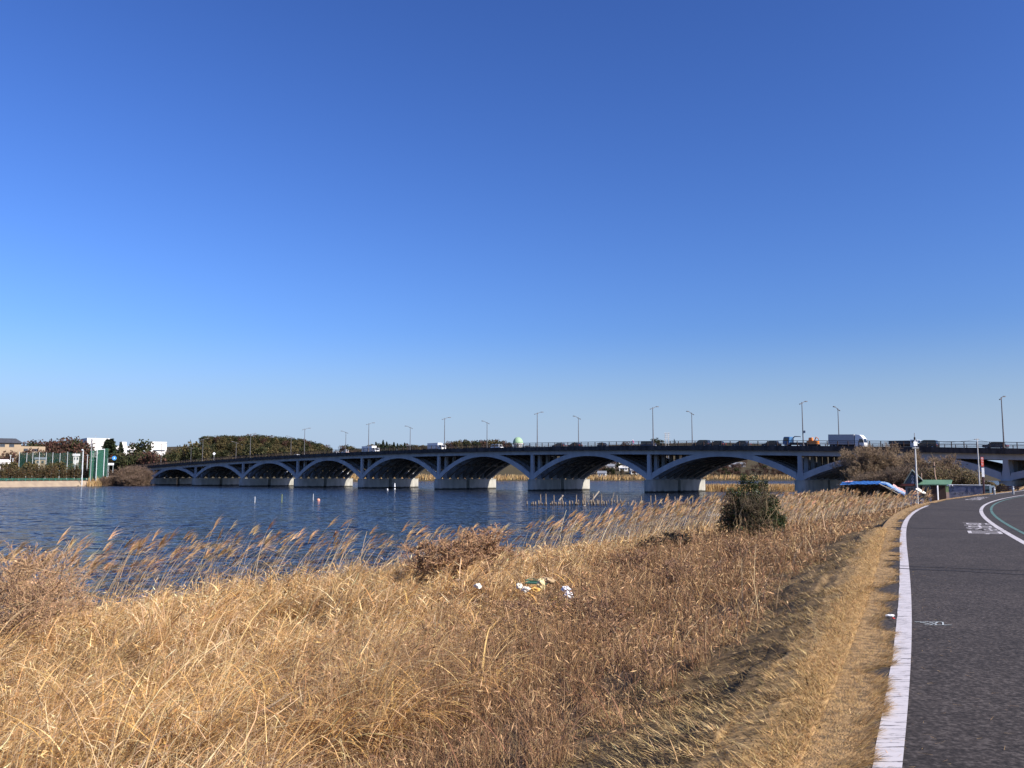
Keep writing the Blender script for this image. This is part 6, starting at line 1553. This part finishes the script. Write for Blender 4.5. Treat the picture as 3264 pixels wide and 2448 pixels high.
# arching tussocks close to the path
tus = []
def tussock(x, y, n, L0, L1, right=.75):
    b = np.stack([x + RNG.normal(0, .09, n), y + RNG.normal(0, .09, n), np.full(n, gz(x, y) - .03)], 1)
    az = np.where(RNG.random(n) < right, RNG.normal(-.1, .45, n), RNG.uniform(0, 6.28, n))
    return ribbons(b, RNG.uniform(L0, L1, n), az, np.abs(RNG.normal(.25, .15, n)), RNG.uniform(1.2, 2.3, n), RNG.uniform(.015, .029, n) * max(1, math.hypot(x, y) / 12), 9, pick([(.78, .50, .19), (.84, .58, .27), (.64, .38, .14), (.68, .39, .125)], n, .12), face=az + math.pi / 2 + RNG.normal(0, .35, n), power=1.5)[:3]
for u, v in ((40, 2200), (150, 2330), (330, 2240), (430, 2330), (520, 2300), (620, 2380), (700, 2260), (800, 2330), (880, 2220), (940, 2160), (1050, 2280), (1130, 2190), (1250, 2120), (1330, 2130), (1370, 2300), (1180, 2400), (980, 2420), (560, 2440), (250, 2420), (60, 2420), (1530, 2260), (760, 2440), (460, 2180), (1240, 2340)):
    x, y = pz(u, v + 60, 1.35)
    tus.append(tussock(x, y, random.randint(36, 60), 1.0, 1.6))
for i in range(60):
    a = R(random.uniform(-34, 6)); r = random.uniform(9, 26); x, y = r * math.sin(a), r * math.cos(a)
    if path_d(x, y) > 5.5 and shore_d(x, y) > .5: tus.append(tussock(x, y, random.randint(14, 26), .8, 1.3))
# brambles and bent stems in the weeds
for i in range(480):
    a = R(random.uniform(-25, 24)); r = random.uniform(4.6, 22); x, y = r * math.sin(a), r * math.cos(a); d = float(path_d(x, y))
    if d < 1.9 or d > 7: continue
    n = random.randint(1, 3)
    b = np.stack([x + RNG.normal(0, .1, n), y + RNG.normal(0, .1, n), np.full(n, gz(x, y))], 1)
    weed.append(ribbons(b, RNG.uniform(.5, 1.1, n), RNG.uniform(0, 6.28, n), RNG.uniform(.2, .9, n), RNG.uniform(.6, 2.6, n), RNG.uniform(.005, .009, n) * max(1, r / 13), 10, pick([(.30, .17, .085), (.20, .11, .065), (.36, .23, .12), (.26, .12, .065)], n, .15), taper=.5)[:3])
stuff('dry_grass', gold); stuff('brown_weeds', weed, veg_mat('dead_weed', .1)); stuff('mown_grass', mown); stuff('verge_grass', tan_); stuff('shore_reeds', rd); stuff('arching_grass', tus)

# bare shrubs standing in the grass
def bare_shrub(label, u, v, z0, H, seed, wide, cols, fuzz, fc, levels=4):
    x, y = pz(u, v, z0)
    return bare_tree(label, 'shrub', x, y, H, seed, wide, None, cols, levels=levels, kids=2, r0=.026, min_r=.0034 * max(1, y / 14), n0=5, name='bare_shrub', fuzz=fuzz * 3, fcols=fc, fsize=.05)
RB = ((.34, .20, .11), (.26, .15, .09), (.42, .26, .14))
bare_shrub('reddish leafless shrub rising from the dry grass at the water edge, larger of two', 1430, 1850, .9, 2.0, 501, 1.7, RB, 160, [(.48, .29, .14), (.56, .36, .19), (.38, .22, .11)])
bare_shrub('reddish leafless shrub right of the larger one at the water edge', 1560, 1805, .9, 1.9, 502, 1.6, RB, 140, [(.48, .29, .14), (.56, .36, .19), (.38, .22, .11)])
bare_shrub('tangled brown leafless shrub at the left edge of the bank', 20, 2060, .9, 2.3, 503, 1.2, ((.34, .21, .12), (.42, .27, .15)), 200, [(.5, .32, .16), (.58, .39, .2)])
bare_shrub('thin brown leafless shrub near the left edge beside the reeds', 110, 2010, .8, 1.9, 504, 1.1, ((.34, .21, .12), (.44, .28, .16)), 120, [(.40, .26, .14), (.34, .2, .11)])
bare_shrub('added dark tangle standing in for the shaded hollow left of the evergreen bush', 2150, 1758, 1.0, 1.0, 540, 2.2, ((.05, .04, .03), (.035, .028, .022)), 900, [(.05, .04, .028), (.035, .028, .02), (.08, .06, .04)])  # near-black colours stand in for the shade of a hollow here
for i, (u, v) in enumerate(((2010, 1830), (2330, 1850), (1800, 2080), (2200, 1960), (1950, 2200))):
    bare_shrub(('low brown bramble left of the dark hollow', 'low brown bramble below the evergreen bush', 'brown bramble in the weeds below the litter', 'brown bramble close to the mown bank', 'brown bramble near the bottom of the weeds')[i], u, v, .9, .95, 520 + i, 1.6, ((.24, .14, .09), (.18, .11, .075)), 500, WEED, 3)
